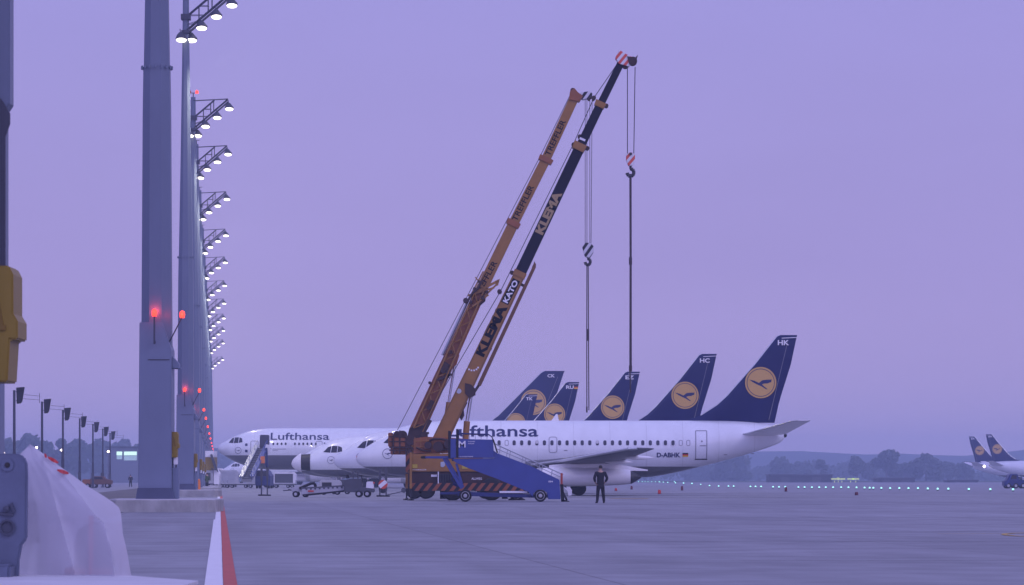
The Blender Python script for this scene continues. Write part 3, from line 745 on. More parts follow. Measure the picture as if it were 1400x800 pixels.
    if windows:
        proto = finish_bm(poly_bm([rrect(-.11, 3.50, .11, 3.85, .09)]), 'cabin_window', glass_dark, t, lambda u, v: (15+u, surf(15, v, side, .02), v), .1)
        proto.data.materials[0] = mat('cabin_window_glass', (.045,.045,.07), .15, var=.05)
        ks = [9.5, 10.05] + [11.1+.5275*k for k in range(22)]
        first = True
        for k, x in enumerate(ks):
            if first: o = proto; first = False
            else: o = proto.copy(); C.objects.link(o); o.parent = t
            o.location.x = x - 15
        for x in (10.58, 22.72, 23.25):
            finish_bm(poly_bm(frame_polys(x-.13, 3.47, x+.13, 3.87, .03, .1)), 'blanked_window', line_grey, t, mp_(side), .1)
        for x in (12.68, 16.9):
            finish_bm(poly_bm([rrect(x-.10,3.62,x+.10,3.85,.06)]), 'window_blind', win_blind, t, mp_(side, .028), .1)
    if main:
        dr = finish_bm(poly_bm(frame_polys(13.52, 2.98, 14.10, 4.10, .035, .16)), 'overwing_exit', line_grey, t, mp_(side), .12)
        dr = finish_bm(poly_bm(frame_polys(23.75, 2.52, 24.58, 4.55, .05, .06)), 'rear_door', line_grey, t, mp_(side), .12)
        finish_bm(poly_bm([rrect(24.05,3.45,24.5,3.50,.02), circle(24.2,3.78,.06,10)]), 'door_handle', line_grey, dr, mp_(side, .025), .12)
        finish_bm(poly_bm([rrect(23.72,2.49,24.62,2.545,.02)]), 'door_sill', dark_metal, dr, mp_(side, .03), .12)
        finish_bm(text_bm('Lufthansa', 6.35, .80, .014), 'airline_name', ltr_navy, t, lambda u, v: (6.43+u, surf(6.43+u, 4.11+v, side, .02), 4.11+v), .08)
        finish_bm(text_bm('D-ABHK', 1.65, .33, .03), 'registration', ltr_navy, t, lambda u, v: (21.05+u, surf(21.05+u, 2.66+v, side, .02), 2.66+v), .08)
        for k, fm in enumerate((flagg, flagr, flagk)):
            z = 2.70 + .09*k; finish_bm(poly_bm([[(22.85,z),(23.25,z),(23.25,z+.09),(22.85,z+.09)]]), 'flag_stripe', fm, t, mp_(side), .08)
        for x, z in ((25.9,2.85),(27.85,2.93),(19.8,3.0),(14.7,3.15)):
            finish_bm(poly_bm([rrect(x-.12,z-.025,x+.12,z+.025,.02)]), 'service_mark', line_grey, t, mp_(side), .1)
        MB().prism([(13.7,5.24),(14.25,5.24),(14.15,5.72),(14.05,5.72)],-.03,.03).build('antenna', white_plain, t)
    return t

D1 = F/19.45; X1 = (487-700)/19.45
jet737('nearest white jet marked HK, blue stairs and cranes before its nose', X1, D1, 'HK', windows=True, main=True)
def tailpos(px, s): return (px-700)/s - 31.0
jet737('jet behind the nearest one, fin lettered HC', tailpos(980,16.9), F/16.9, 'HC')
jet737('jet with raised nose radome showing a dark bay, fin lettered EZ', tailpos(875,14.5), F/14.5, 'EZ', plug=1.15, radome=True)
jet737('jet whose fin lettered RU carries a small flag, right of the double tail', tailpos(792,13.1), F/13.1, 'RU', plug=-1.1)
jet737('jet with the lowest fin, lettered TK, before the wide fin', tailpos(735,11.45), F/11.45, 'TK', plug=-3.0)
jet737('small far jet, nose peeping under the big jet\'s chin', (303-700)/6.8, F/6.8, 'HD', plug=0)
# flag on the RU fin
for ob in C.objects:
    if ob.get('label', '').startswith('jet whose fin lettered RU'):
        f = [c for c in ob.children if c.name.startswith('fin')][0]
        for k, fm in enumerate((flagg, flagr, flagk)):
            finish_bm(poly_bm([[(30.45,10.55+.11*k),(30.85,10.55+.11*k),(30.85,10.66+.11*k),(30.45,10.66+.11*k)]]), 'flag_stripe', fm, f, lambda u, v: (u, -.165, v))
# the two far jets at the right edge face right: turned half round, we see their other side
s_ = 5.75; jet737('far jet at right edge, tail with its fin further left', (1321-700)/s_+31.6, F/s_, 'BA', side=1, rz=PI, group='far jets at the right edge')
s_ = 6.05; fj = jet737('far jet at right edge, taller fin, lamp on its tail', (1344-700)/s_+31.6, F/s_, 'BH', side=1, rz=PI, group='far jets at the right edge')

MB().lathe([(.02,-.35),(.35,0),(.02,.35)], 31.3, -.2, 10, c3=4.0).build('tail_lamp', white_on, fj, smooth=True)
# the widebody
def widebody():
    s = 10.1; D = F/s
    t = thing('widebody_airliner', 'big white widebody jet at left with grey belly, nose behind stairs', 'airliner', ((298-700)/s, D, 0), 'parked navy tailed jets')
    st, surf = make_fus(T310, 0); fus_mesh(st, 'fuselage', white_wide, t)
    fs = [(34.3,9.2,0,7.6,.2),(36.3,7.9,0,8.5,.25),(37.9,7.0,0,9.7,.25),(43.7,3.1,0,15.5,.14),(44.2,2.75,0,15.78,.08)]
    fin = wing_mesh(fs, 'fin', navy, t, True); edge_strip(fs, 'leading_edge', alu, fin, .06, True)
    emblem_tail(fin, 42.7, 11.55, 1.72, -1, .26); tail_text(fin, 'CK', 44.6, 14.9, 1.0, .45, -1, .2)
    MB().bar((43.2,0,8),(46.0,0,15.0),.05,.42,(.05,.26)).build('rudder_hinge_line', line_grey, fin)
    for sd in (-1, 1):
        wing_mesh([(38,5.5,sd*1.2,6.4,.25),(43.5,2.2,sd*8.1,7.1,.1)], 'stabiliser', white_plain, t)
        ws = [(14,10.5,sd*2.4,3.2,.7),(18.2,6.5,sd*8,3.9,.4),(26,2.2,sd*21.9,5.4,.12)]
        wg = wing_mesh(ws, 'wing', wing_grey, t); edge_strip(ws, 'leading_edge', alu, wg, .12)
        e = MB().lathe([(1.05,0),(1.3,.3),(1.38,1.2),(1.3,3.2),(1.0,4.2),(.6,5.2),(.4,5.2)], sd*7.9, 2.15, 24, 'x', 12.4).build('engine', white_plain, t, smooth=True)
        MB().lathe([(1.07,-.02),(1.31,.28),(1.37,.6),(1.2,.5),(1.1,.2)], sd*7.9, 2.15, 24, 'x', 12.38).build('intake_lip', alu, e, smooth=True)
        g = MB().tube((20.5,sd*4.8,3.2),(20.5,sd*4.8,.7),.18).build('main_gear', alu, t)
        for x in (19.8, 21.2): MB().lathe([(.35,-.5),(.6,-.5),(.65,-.4),(.65,.4),(.6,.5),(.35,.5)], x, .65, 18, 'y', sd*4.8).build('wheel', rubber, g, smooth=True)
    g = MB().tube((6.6,0,2.8),(6.6,0,.5),.12).build('nose_gear', alu, t)
    MB().lathe([(.3,-.4),(.5,-.4),(.55,-.3),(.55,.3),(.5,.4),(.3,.4)], 6.6, .55, 16, 'y', 0).build('wheel', rubber, g, smooth=True)
    m_ = lambda u, v: (u, surf(u, v, -1, .03), v)
    for q in ([(1.55,6.05),(2.2,6.0),(2.3,6.75),(2.0,6.68)],[(2.28,6.0),(2.9,6.02),(2.95,6.78),(2.4,6.77)],[(2.98,6.02),(3.5,6.12),(3.4,6.62),(3.05,6.78)]):
        finish_bm(poly_bm([q]), 'cockpit_window', glass_dark, t, m_, .15, .15)
    finish_bm(text_bm('Lufthansa', 7.9, .98, .010), 'airline_name', ltr_navy, t, lambda u, v: (7.3+u, surf(7.3+u, 6.42+v, -1, .03), 6.42+v), .12)
    xs = [7.7+.55*k for k in range(4)] + [10.6+.56*k for k in range(6)] + [14.6+.56*k for k in range(5)]
    pr = finish_bm(poly_bm([rrect(-.12,5.72,.12,6.05,.09)]), 'cabin_window', glass_dark, t, lambda u, v: (15+u, surf(15, v, -1, .03), v), .1)
    for k, x in enumerate(xs):
        o = pr if k == 0 else pr.copy()
        if k: C.objects.link(o); o.parent = t
        o.location.x = x-15
    dr = finish_bm(poly_bm(frame_polys(4.6,4.35,5.7,6.3,.07,.2)), 'front_door', line_grey, t, m_, .15)
    finish_bm(poly_bm([rrect(4.95,5.6,5.3,5.95,.1), rrect(4.95,4.75,5.3,5.1,.05)]), 'door_window', ltr_navy, dr, lambda u, v: (u-1.1, surf(u-1.1, v, -1, .04), v), .15)
    finish_bm(poly_bm(frame_polys(13.4,4.4,14.3,6.25,.06,.2)), 'mid_door', line_grey, t, m_, .15)
    o = finish_bm(poly_bm(ring_polys(2.9,5.0,.40,.45,28)), 'nose_emblem', ltr_navy, t, m_, .15)
    finish_bm(poly_bm([[(2.9+a_*.36, 5.0+b_*.36) for a_, b_ in BIRD]]), 'emblem_bird', ltr_navy, o, m_, .1, .1)
    finish_bm(poly_bm([rrect(7.6,5.15,9.4,5.22,.02), rrect(7.6,4.98,8.3,5.03,.02)]), 'hull_marking', line_grey, t, m_, .15)
    return t
widebody()

# ------------------------------------------------------------------ mobile cranes
def text_on(s, pa, pb, H, D, yf, m, parent, off, name, bold=.03, plate=None):
    """text running from pa to pb (photo rows at distance D) on the face at depth yf"""
    a = Vector((PX(pa[0],D), PZ(pa[1],D))); b = Vector((PX(pb[0],D), PZ(pb[1],D))); d = b-a; Lh = d.length; d.normalize(); n = Vector((-d.y, d.x))
    fn = lambda u, v: (a.x+d.x*u+n.x*(v-H/2)-off[0], yf-off[1], a.y+d.y*u+n.y*(v-H/2)-off[2])
    if plate:
        e = .06; finish_bm(poly_bm([[(-e,-e),(Lh+e,-e),(Lh+e,H+e),(-e,H+e)]]), name+'_plate', plate, parent, lambda u, v: (fn(u,v)[0], yf+.012-off[1], fn(u,v)[2]))
    return finish_bm(text_bm(s, Lh, H, bold), name, m, parent, fn)
def boom_pt(px, py, D): return Vector((PX(px,D), D, PZ(py,D)))

def black_crane():
    D = 178.0; s = F/D; k = 1/s; off = (PX(640,D), D, 0)
    t = thing('mobile_crane', 'right hand crane, taller, black upper boom and ochre lower boom', 'crane', off)
    P = lambda px, py, dy=0: Vector((PX(px,D), D+dy, PZ(py,D)))
    Q = lambda pts: [(PX(x,D), PZ(y,D)) for x, y in pts]
    B = lambda mb, nm, m, par=t, **kw: mb.build(nm, m, par, off=off, **kw)
    # carrier
    c = MB().prism(Q([(560,645),(724,645),(724,661),(560,661)]), D-.95, D+1.0)
    B(c, 'chassis', crane_dark, bevel=.02)
    B(MB().prism(Q([(562,660.5),(722,660.5),(722,671),(562,671)]), D-1.22, D-.98), 'hazard_beam', hazard)
    B(MB().prism(Q([(562,660.5),(722,660.5),(722,671),(562,671)]), D+1.02, D+1.25), 'hazard_beam', hazard)
    B(MB().prism(Q([(599,648),(625,648),(625,660),(599,660)]), D-1.15, D-.955), 'grille', dark_metal)
    g = MB()
    for i in range(7): g.prism(Q([(601+3.4*i,649),(601.8+3.4*i,649),(601.8+3.4*i,659),(601+3.4*i,659)]), D-1.18, D-1.155)
    B(g, 'grille_bars', crane_black)
    B(MB().prism(Q([(599.2,645),(600.6,645),(600.6,661),(599.2,661)]), D-1.25, D-1.19), 'marker_post', wht_letter)
    finish_bm(text_bm('ALLWEG', .56, .12, .02), 'side_lettering', wht_letter, t, lambda u, v: (PX(645,D)+u-off[0], -.962, PZ(656,D)+v))
    B(MB().prism(Q([(590,649),(598,649),(598,652),(590,652)]), D-.99, D-.955), 'name_plate', wht_letter)
    for px in (619, 672):
        for sy in (-1.0, 1.0):
            wl = B(MB().lathe([(.25,-.27),(.50,-.27),(.60,-.20),(.62,0),(.60,.20),(.50,.27),(.25,.27)], PX(px,D), .60, 24, 'y', D+sy*.9), 'wheel', rubber, smooth=True)
            B(MB().lathe([(.05,-.29),(.28,-.29),(.32,-.27),(.32,.27),(.05,.27)], PX(px,D), .60, 16, 'y', D+sy*.9), 'rim', crane_dark, wl, smooth=True)
    for px in (606, 690): B(MB().prism(Q([(px-4,668),(px+4,668),(px+4,682),(px-4,682)]), D-.7, D-.2), 'axle_box', crane_black)
    # outriggers
    for (x0, x1, y0, y1, dy, nm) in ((561.3,564.3,619,668,-1.5,'outrigger'),(553,556.3,648,668,1.6,'outrigger')):
        o = B(MB().prism(Q([(x0,y0),(x1,y0),(x1,y1),(x0,y1)]), D+dy-.09, D+dy+.09), nm, crane_brown)
        cx = (x0+x1)/2; s2 = (F/(D+dy))
        B(MB().tube(P(cx,668,dy), (PX(cx,D), D+dy, .08), .045).lathe([(.18,0),(.2,.05),(.06,.12)], PX(cx,D), D+dy, 14, c3=0), 'jack_leg', dark_metal, o)
    B(MB().prism(Q([(555.5,621),(561,621),(561,645),(555.5,645)]), D-1.2, D-1.0), 'hazard_post', hazard)
    for px in (701, 712):
        B(MB().tube(P(px,671,.6),(PX(px,D),D+.6,.1),.05).lathe([(.24,0),(.24,.05),(.06,.15)], PX(px,D), D+.6, 14), 'jack_leg', dark_metal)
    # superstructure
    B(MB().prism(Q([(563,621),(600,621),(660,618),(662,645),(563,645)]), D-1.05, D+1.1), 'engine_housing', crane_brown, bevel=.03)
    B(MB().prism(Q([(566,600),(583,597.5),(620,599),(660,602),(661,618),(566,620.5)]), D-.9, D+.95), 'slewing_deck', crane_red, bevel=.03)
    B(MB().prism(Q([(603,632),(609,631),(609,637),(606,639),(603,638)]), D-1.075, D-1.055), 'round_plate', mat('pale_sticker', (.45,.5,.55), .5))
    B(MB().prism(Q([(564.5,635),(571.5,635),(571.5,640),(564.5,640)]), D-1.075, D-1.055), 'yellow_plate', mat('yellow_sticker', (.5,.38,.05), .5))
    B(MB().prism(Q([(632,636),(640,636),(640,641),(632,641)]), D-1.075, D-1.055), 'yellow_plate', MATS['yellow_sticker'])
    finish_bm(text_bm('HYDRAULIK', .75, .07, .01), 'side_lettering', wht_letter, t, lambda u, v: (PX(565,D)+u-off[0], -1.058, PZ(643.2,D)+v))
    mch = MB()
    mch.tube(P(586,609,-1.15), P(586,609,-.8), .20, n=16).tube(P(600,611,-1.2), P(600,611,-.85), .28, n=18).tube(P(613,607,-1.2), P(613,607,-.85), .22, n=16)
    mch.path([P(588,603,-1.0),P(594,600.5,-1.1),P(604,600.8,-1.1),P(614,602.5,-1.05)], .06, 8).path([P(570,612,-1.0),P(578,616,-1.05),P(590,617,-1.0)], .05, 8)
    mch.bar(P(596,616,-1),P(624,613,-1),.12,.1).bar(P(583,600,-.7),P(583,592,-.7),.18,.18).bar(P(581,592.5,-.7),P(587,592.5,-.7),.12,.25)
    B(mch, 'winch_gear', crane_dark, smooth=True)
    h = MB()
    for (x0,y0,x1,y1) in ((568,604,600,602),(568,612,584,611),(604,620,640,617)): h.path([P(x0,y0,-1.02),P(x1,y1,-1.02)], .022, 6)
    for x in range(568,600,8): h.path([P(x,598,-1.02),P(x,612,-1.02)], .02, 6)
    B(h, 'deck_rail', crane_brown)
    # boom
    def seg(nm, a, b, wa, wb, dep, m, par=t, dy=0):
        return B(MB().bar(P(*a,dy), P(*b,dy), wa*k, dep, (wb*k, dep)), nm, m, par, bevel=.015)
    base = seg('base_boom', (601.5,603), (711,374), 21.5, 15.5, .78, crane_brown)
    MBr = MB()
    for o_ in (-.46, .46):    # edge ribs of the base section
        a, b = P(603.5,598,-.40), P(711,374,-.40); d = (b-a).normalized(); n = Vector((d.z,0,-d.x)); MBr.bar(a+n*(o_*.80), b+n*(o_*.60), .05, .04)
    B(MBr, 'edge_rib', mat('ochre_rib', (.20,.10,.022), .5), base)
    b1 = seg('second_boom', (711,374), (794,199), 15.2, 14.2, .66, crane_black)
    b2 = seg('third_boom', (794,199), (821,143), 12.2, 11.6, .54, crane_black)
    b3 = seg('tip_boom', (821,143), (850,84), 10.2, 9.6, .44, crane_black)
    seg('collar', (789.5,206), (794,196.5), 17, 18.5, .80, crane_brown, b1); seg('collar', (818.5,147), (822,139.5), 14, 15.5, .64, crane_brown, b2)
    seg('collar', (708.5,379), (712,371.5), 17, 17.5, .86, crane_brown, base)
    seg('white_mark', (795.5,193), (797,189.5), 9, 9, .55, wht_letter, b2)
    bk = MB()
    for (x,y) in ((792.5,187),(784,198),(803,203),(812,134),(829,145),(700,373)):
        bk.tube(P(x,y,-.25),P(x,y,.25),.11,n=12)
    B(bk, 'rope_roller', crane_dark, smooth=True)
    B(MB().path([P(797+3.2*math.cos(R(a))+11,139+5*math.sin(R(a)),-.2) for a in range(180,361,30)],.05,8), 'rope_guide', crane_dark, b2)
    # head
    hd = B(MB().prism(Q([(846,88),(841,80),(846,69),(858,76),(866,80),(860,92),(853,90)]), D-.30, D+.30), 'boom_head', redwhite, bevel=.02)
    sh = MB()
    for px, py, r in ((865,84,.24),(855,90,.17)):
        for yy in (-.12,.12): sh.lathe([(.04,-.05),(r,-.05),(r-.04,0),(r,.05),(.04,.05)], PX(px,D), PZ(py,D), 20, 'y', D+yy)
    sh.prism(Q([(857,78),(868,80),(872,76),(870,83),(866,90),(860,89)]), D-.34, D-.31)
    B(sh, 'sheave', crane_dark, hd)
    # stowed fly jib beside the boom
    j = MB().bar(P(655,527,-.1),P(731,364,-.1),5.2*k,.40,(4.4*k,.3)); j.prism(Q([(727,366),(729.5,361),(730.5,357.5),(733,362),(731.5,368)]), D-.2, D)
    B(j, 'stowed_jib', mat('dark_ochre_jib', (.15,.07,.025), .55, var=.2), bevel=.01)
    for a, b in (((648,537),(660,519)),((664,474),(672,478)),((707,386),(716,391))):
        B(MB().bar(P(*a,-.1),P(*b,-.1),.14,.3), 'jib_bracket', crane_dark, base)
    B(MB().prism(Q([(630,558),(634,560),(635,568),(631,575),(627.5,570)]), D-.2, D+.2).bar(P(638,550),P(632,562),.1,.2), 'hanging_block', crane_dark, base)
    lk = MB()
    lk.prism(Q([(636,524),(644,526),(650,532),(650,540),(642,545),(636,538)]), D-.44, D+.44)
    B(lk, 'boom_bracket', crane_dark, base)
    # lift cylinder
    cy_ = B(MB().tube(P(636.5,600),P(638.5,576),.17,n=16), 'lift_cylinder', crane_brown, smooth=True)
    B(MB().tube(P(638.5,577),P(644.5,538),.10,n=14), 'piston_rod', chrome, cy_, smooth=True)
    # lettering
    text_on('KLEMA', (655,486), (688,418), .56, D, D-.405, blk_letter, base, off, 'boom_lettering', .05)
    text_on('KATO', (690.5,414), (705.5,384.5), .30, D, D-.42, wht_letter, base, off, 'boom_lettering', .04, plate=blk_letter)
    text_on('KLEMA', (736.5,320), (763.5,263), .47, D, D-.345, ochre_letter, b1, off, 'boom_lettering', .05)
    arc = []
    for i in range(6):
        a = R(205+26*i); cxp, cyp = 646.5+8*math.cos(a), 500-7*math.sin(a)
        arc.append(Q([(cxp-1.1,cyp-1.1),(cxp+1.1,cyp-1.1),(cxp+1.1,cyp+1.1),(cxp-1.1,cyp+1.1)]))
    finish_bm(poly_bm([[(x-off[0], z) for x, z in q] for q in arc]), 'dotted_arc', wht_letter, base, lambda u, v: (u, -.40, v))
    finish_bm(poly_bm([[(x-off[0], z) for x, z in Q(circle(627.5,535,3.6,8))]]), 'round_sticker', MATS['pale_sticker'], base, lambda u, v: (u, -.40, v))
    # ropes, hook block
    r_ = MB().path([P(845,86,-.1),P(812,134,-.1),P(784,197,-.1),P(684,399,-.1)],.022,6).path([P(684,399,-.1),P(601,541,-.1),P(572,600,-.1)],.022,6)
    B(r_, 'hoist_rope', rope)
    r_ = MB()
    for px, dy in ((857.8,-.14),(857.8,.14),(868.3,-.14),(868.3,.14)): r_.path([P(px,92,dy),P(px if px < 860 else 866.5,212,dy)],.020,6)
    B(r_, 'hook_rope', rope)
    hb = B(MB().prism(Q([(856,211),(862,208.5),(868,211),(868,219),(865,227),(859,227),(856,219)]), D-.18, D+.18), 'hook_block', redwhite, bevel=.02)
    hk = MB().tube(P(862,226),P(862,231),.07); hk.path([P(862+4.6*math.cos(R(a))*1.0,236-5.2*math.sin(R(a))) for a in range(100,-200,-25)],.10,10)
    B(MB().tube(P(862,211,-.24),P(862,211,.24),.08), 'block_pin', dark_metal, hb)
    B(hk, 'hook', dark_metal, hb, smooth=True)
    B(MB().path([P(683,399,-.3),P(683,399,.3)],.13,10), 'rope_roller', crane_dark, base, smooth=True)
    # the sling hangs from the hook
    sl = MB().path([P(861.3,238,-.05),P(861.6,350,-.05),P(861.3,505,-.05),P(862.0,537,-.05)],.040,8).path([P(862.6,238,.05),P(862.8,350,.05),P(862.9,506,.05)],.040,8)
    sl.tube(P(862,352),P(862,362),.09).tube(P(862,500),P(862,508),.09)
    B(sl, 'lifting_sling', mat('brown_sling_web', (.06,.045,.05), .8))
    return t
black_crane()

def orange_crane():
    D = 192.0; s = F/D; k = 1/s; off = (PX(575,D), D, 0)
    t = thing('mobile_crane', 'left hand crane, shorter, all rusty orange telescopic boom', 'crane', off)
    P = lambda px, py, dy=0: Vector((PX(px,D), D+dy, PZ(py,D)))
    Q = lambda pts: [(PX(x,D), PZ(y,D)) for x, y in pts]
    B = lambda mb, nm, m, par=t, **kw: mb.build(nm, m, par, off=off, **kw)
    B(MB().prism(Q([(556,646),(716,646),(716,666),(556,666)]), D-1.1, D+1.1), 'chassis', crane_dark, bevel=.02)
    for px, dy in ((567,1.0),(567,-1.0),(583,-1.0),(583,1.0),(664,-1.0),(664,1.0),(704,-1.0),(704,1.0)):
        wl = B(MB().lathe([(.22,-.2),(.42,-.2),(.5,-.12),(.5,.12),(.42,.2),(.22,.2)], PX(px,D), .5, 20, 'y', D+dy), 'wheel', rubber, smooth=True)
    # turntable, counterweight cluster
    B(MB().prism(Q([(556,600),(600,600),(604,646),(556,646)]), D-1.0, D+1.0), 'slewing_deck', crane_brown, bevel=.02)
    cw = B(MB().prism(Q([(538,598),(563,600),(563,611),(538,611)]), D-1.1, D+1.1), 'counterweight', crane_red, bevel=.03)
    B(MB().prism(Q([(531.5,592),(537,592),(537.5,611),(531.5,611)]), D-1.0, D+1.0), 'counterweight_slab', crane_red, cw, bevel=.03)
    B(MB().prism(Q([(534.5,611.5),(560,611.5),(560,621.5),(534.5,621.5)]), D-.9, D+.9), 'counterweight_slab', crane_red, cw, bevel=.03)
    d = MB()
    for x in (539,547.5,556): d.bar(P(x,594,-1.12),P(x,621,-1.12),.09,.06)
    for y in (597.5,604,612,616): d.bar(P(533,y,-1.13),P(562,y,-1.13),.07,.05)
    d.tube(P(543,594,-.3),P(543,594,.3),.20,n=14).tube(P(551,595,-.6),P(551,595,-.1),.26,n=14).bar(P(546,597,-.9),P(548,589,-.9),.12,.1).bar(P(560,597,-.9),P(561,606,-.9),.3,.1)
    B(d, 'counterweight_rods', crane_dark, cw)
    dm = MB().tube(P(562,602,-1.2),P(562,602,-.9),.30,n=18).tube(P(572,598,-.7),P(572,598,.7),.42,n=20).bar(P(556,608,-1.1),P(580,622,-1.1),.12,.1).tube(P(561,617,-1.2),P(561,617,-1.0),.14,n=12)
    B(dm, 'winch_drum', crane_dark, smooth=True)
    def seg(nm, a, b, wa, wb, dep, m, par=t, dy=0): return B(MB().bar(P(*a,dy), P(*b,dy), wa*k, dep, (wb*k, dep)), nm, m, par, bevel=.015)
    base = seg('base_boom', (568.5,592), (655,403), 20.5, 15.5, .80, crane_red)
    b1 = seg('second_boom', (655,403), (702,306), 14.8, 14.2, .68, crane_brown)
    b2 = seg('third_boom', (702,306), (746,218.5), 13.4, 13.0, .58, crane_brown)
    b3 = seg('tip_boom', (746,218.5), (787.5,129), 12.6, 12.4, .48, crane_brown)
    seg('collar', (700,309.5),(703.5,302.5), 18,19,.82,crane_red,b1); seg('collar', (744.5,222),(747.5,215.5), 19,20,.72,crane_red,b2); seg('collar', (652,410),(656.5,400), 20,20,.94,crane_red,base)
    ft = B(MB().prism(Q([(556,602),(560,586),(572,580),(584,584),(578,600),(568,606)]), D-.5, D+.5), 'boom_foot', crane_dark, bevel=.02)
    # folded lattice jib on the near face
    j = MB(); a0, a1 = Vector((572,588)), Vector((659,392))
    dd = (a1-a0).normalized(); nn = Vector((-dd.y, dd.x))
    for o_ in (-6.5, 6.5):
        p = a0+nn*o_; q = a1+nn*o_*.8; j.path([P(p.x,p.y,-.55),P(q.x,q.y,-.55)], .055, 8); j.path([P(p.x,p.y,-.75),P(q.x,q.y,-.75)], .04, 8)
    n = 17
    for i in range(n):
        u, v = i/n, (i+1)/n; s0 = 1 if i % 2 else -1; ce = lambda q_: a0+(a1-a0)*q_
        p = ce(u)+nn*6.2*s0*(1-.2*u); q = ce(v)-nn*6.2*s0*(1-.2*v); j.path([P(p.x,p.y,-.65),P(q.x,q.y,-.65)], .035, 6)
    j.bar(P(654,399,-.6),P(682,384.5,-.6),.14,.2).bar(P(658,410,-.6),P(681,388,-.6),.10,.2).bar(P(640,405,-.6),P(676,394,-.6),.10,.15).prism(Q([(679,385),(683.5,382),(681,391),(676,393)]), D-.7, D-.5)
    j.bar(P(641,410,-.7),P(661,372,-.7),.08,.1).bar(P(650,380,-.7),P(668,402,-.7),.07,.1).bar(P(646,420,-.7),P(668,404,-.7),.10,.1)
    B(j, 'lattice_jib', crane_brown)
    gk = MB()
    for (x,y,r) in ((649,396,.10),(660,408,.12),(655,386,.08),(666,400,.08),(644,414,.10),(588,524,.09),(617,482,.10),(637,492-80,.16)): B(MB().tube(P(x,y,-.85),P(x,y,-.5),r,n=12), 'jib_roller', crane_dark)
    gk.path([P(640,412,-.8),P(646,402,-.8),P(653,396,-.8),P(660,384,-.8)],.07,8).path([P(656,418,-.7),P(663,412,-.7),P(662,405,-.7)],.05,8)
    for a, b, w_ in (((604,509),(612,497),.35),((586,560),(592,548),.25),((598,520),(618,512),.12),((576,596),(588,574),.3),((612,517),(614,505),.22)): B(MB().bar(P(*a,-.6),P(*b,-.6),w_,.3), 'boom_lug', crane_dark)
    B(gk, 'jib_gear', crane_dark, smooth=True)
    B(MB().prism(Q([(612,484),(626,474),(628,486),(624,499),(618,503),(611,498)]), D-.3, D+.3), 'cylinder_bracket', crane_red, base, bevel=.02)
    cy_ = B(MB().tube(P(606,602),P(613.5,550),.15,.15,n=14), 'lift_cylinder', crane_brown, smooth=True)
    B(MB().tube(P(613,553),P(621.5,500),.075,n=12), 'piston_rod', chrome, cy_, smooth=True)
    # long light hose rail on the upper edge
    B(MB().path([P(605,486,-.3),P(640,411,-.3)],.08,8), 'cable_duct', rail_steel, base)
    # head
    hd = B(MB().prism(Q([(778,137),(779,126),(785,121),(790,127),(797,132),(792,140)]), D-.34, D+.34), 'boom_head', crane_red, bevel=.02)
    B(MB().prism(Q([(791,134),(794,127),(806,125.5),(810,128.5),(808,134),(797,137)]), D-.26, D+.26), 'sheave_guard', blackwhite, hd, bevel=.02)
    B(MB().lathe([(.04,-.18),(.2,-.18),(.2,.18),(.04,.18)], PX(805,D), PZ(132,D), 16, 'y', D).lathe([(.04,-.2),(.14,-.2),(.14,.2),(.04,.2)], PX(783,D), PZ(124,D), 16, 'y', D), 'sheave', crane_dark, hd)
    for i, (a, b) in enumerate((((748,213),(770.5,165)),((703,302),(727,254.5)),((651,405),(677,358)))):
        text_on('TREFFLER', a, b, .33, D, D-(.255,.305,.355)[i], blk_letter, (b3, b2, b1)[i], off, 'boom_lettering', .015)
    B(MB().path([P(783,123,-.1),P(736,219,-.1),P(543.5,588,-.1)],.020,6), 'hoist_rope', rope)
    r_ = MB()
    for px, dx, dy in ((800,0,-.1),(802.5,0,.1),(809.5,-1.5,-.1),(806.5,0,.1)): r_.path([P(px,134,dy),P(px+dx,338,dy)],.018,6)
    B(r_, 'hook_rope', rope)
    hb = B(MB().prism(Q([(796,338),(801,332),(808,333),(812,338),(811,346),(806.5,353),(799.5,351)]), D-.2, D+.2), 'hook_block', blackwhite, bevel=.02)
    hk = MB().tube(P(803.5,349),P(803.5,353),.07); hk.path([P(803.5+3.6*math.cos(R(a)),358-4.4*math.sin(R(a))) for a in range(100,-200,-25)],.095,10)
    B(hk, 'hook', dark_metal, hb, smooth=True)
    sl = MB().path([P(802.4,361,-.05),P(802.2,460,-.05),P(802.3,563,-.05)],.030,8).path([P(804.2,361,.05),P(804.6,460,.05),P(805.2,561,.05)],.030,8)
    sl.tube(P(803.5,450),P(803.5,466),.09).tube(P(802.3,556),P(802.3,564),.05)
    B(sl, 'lifting_sling', MATS['brown_sling_web'])
orange_crane()

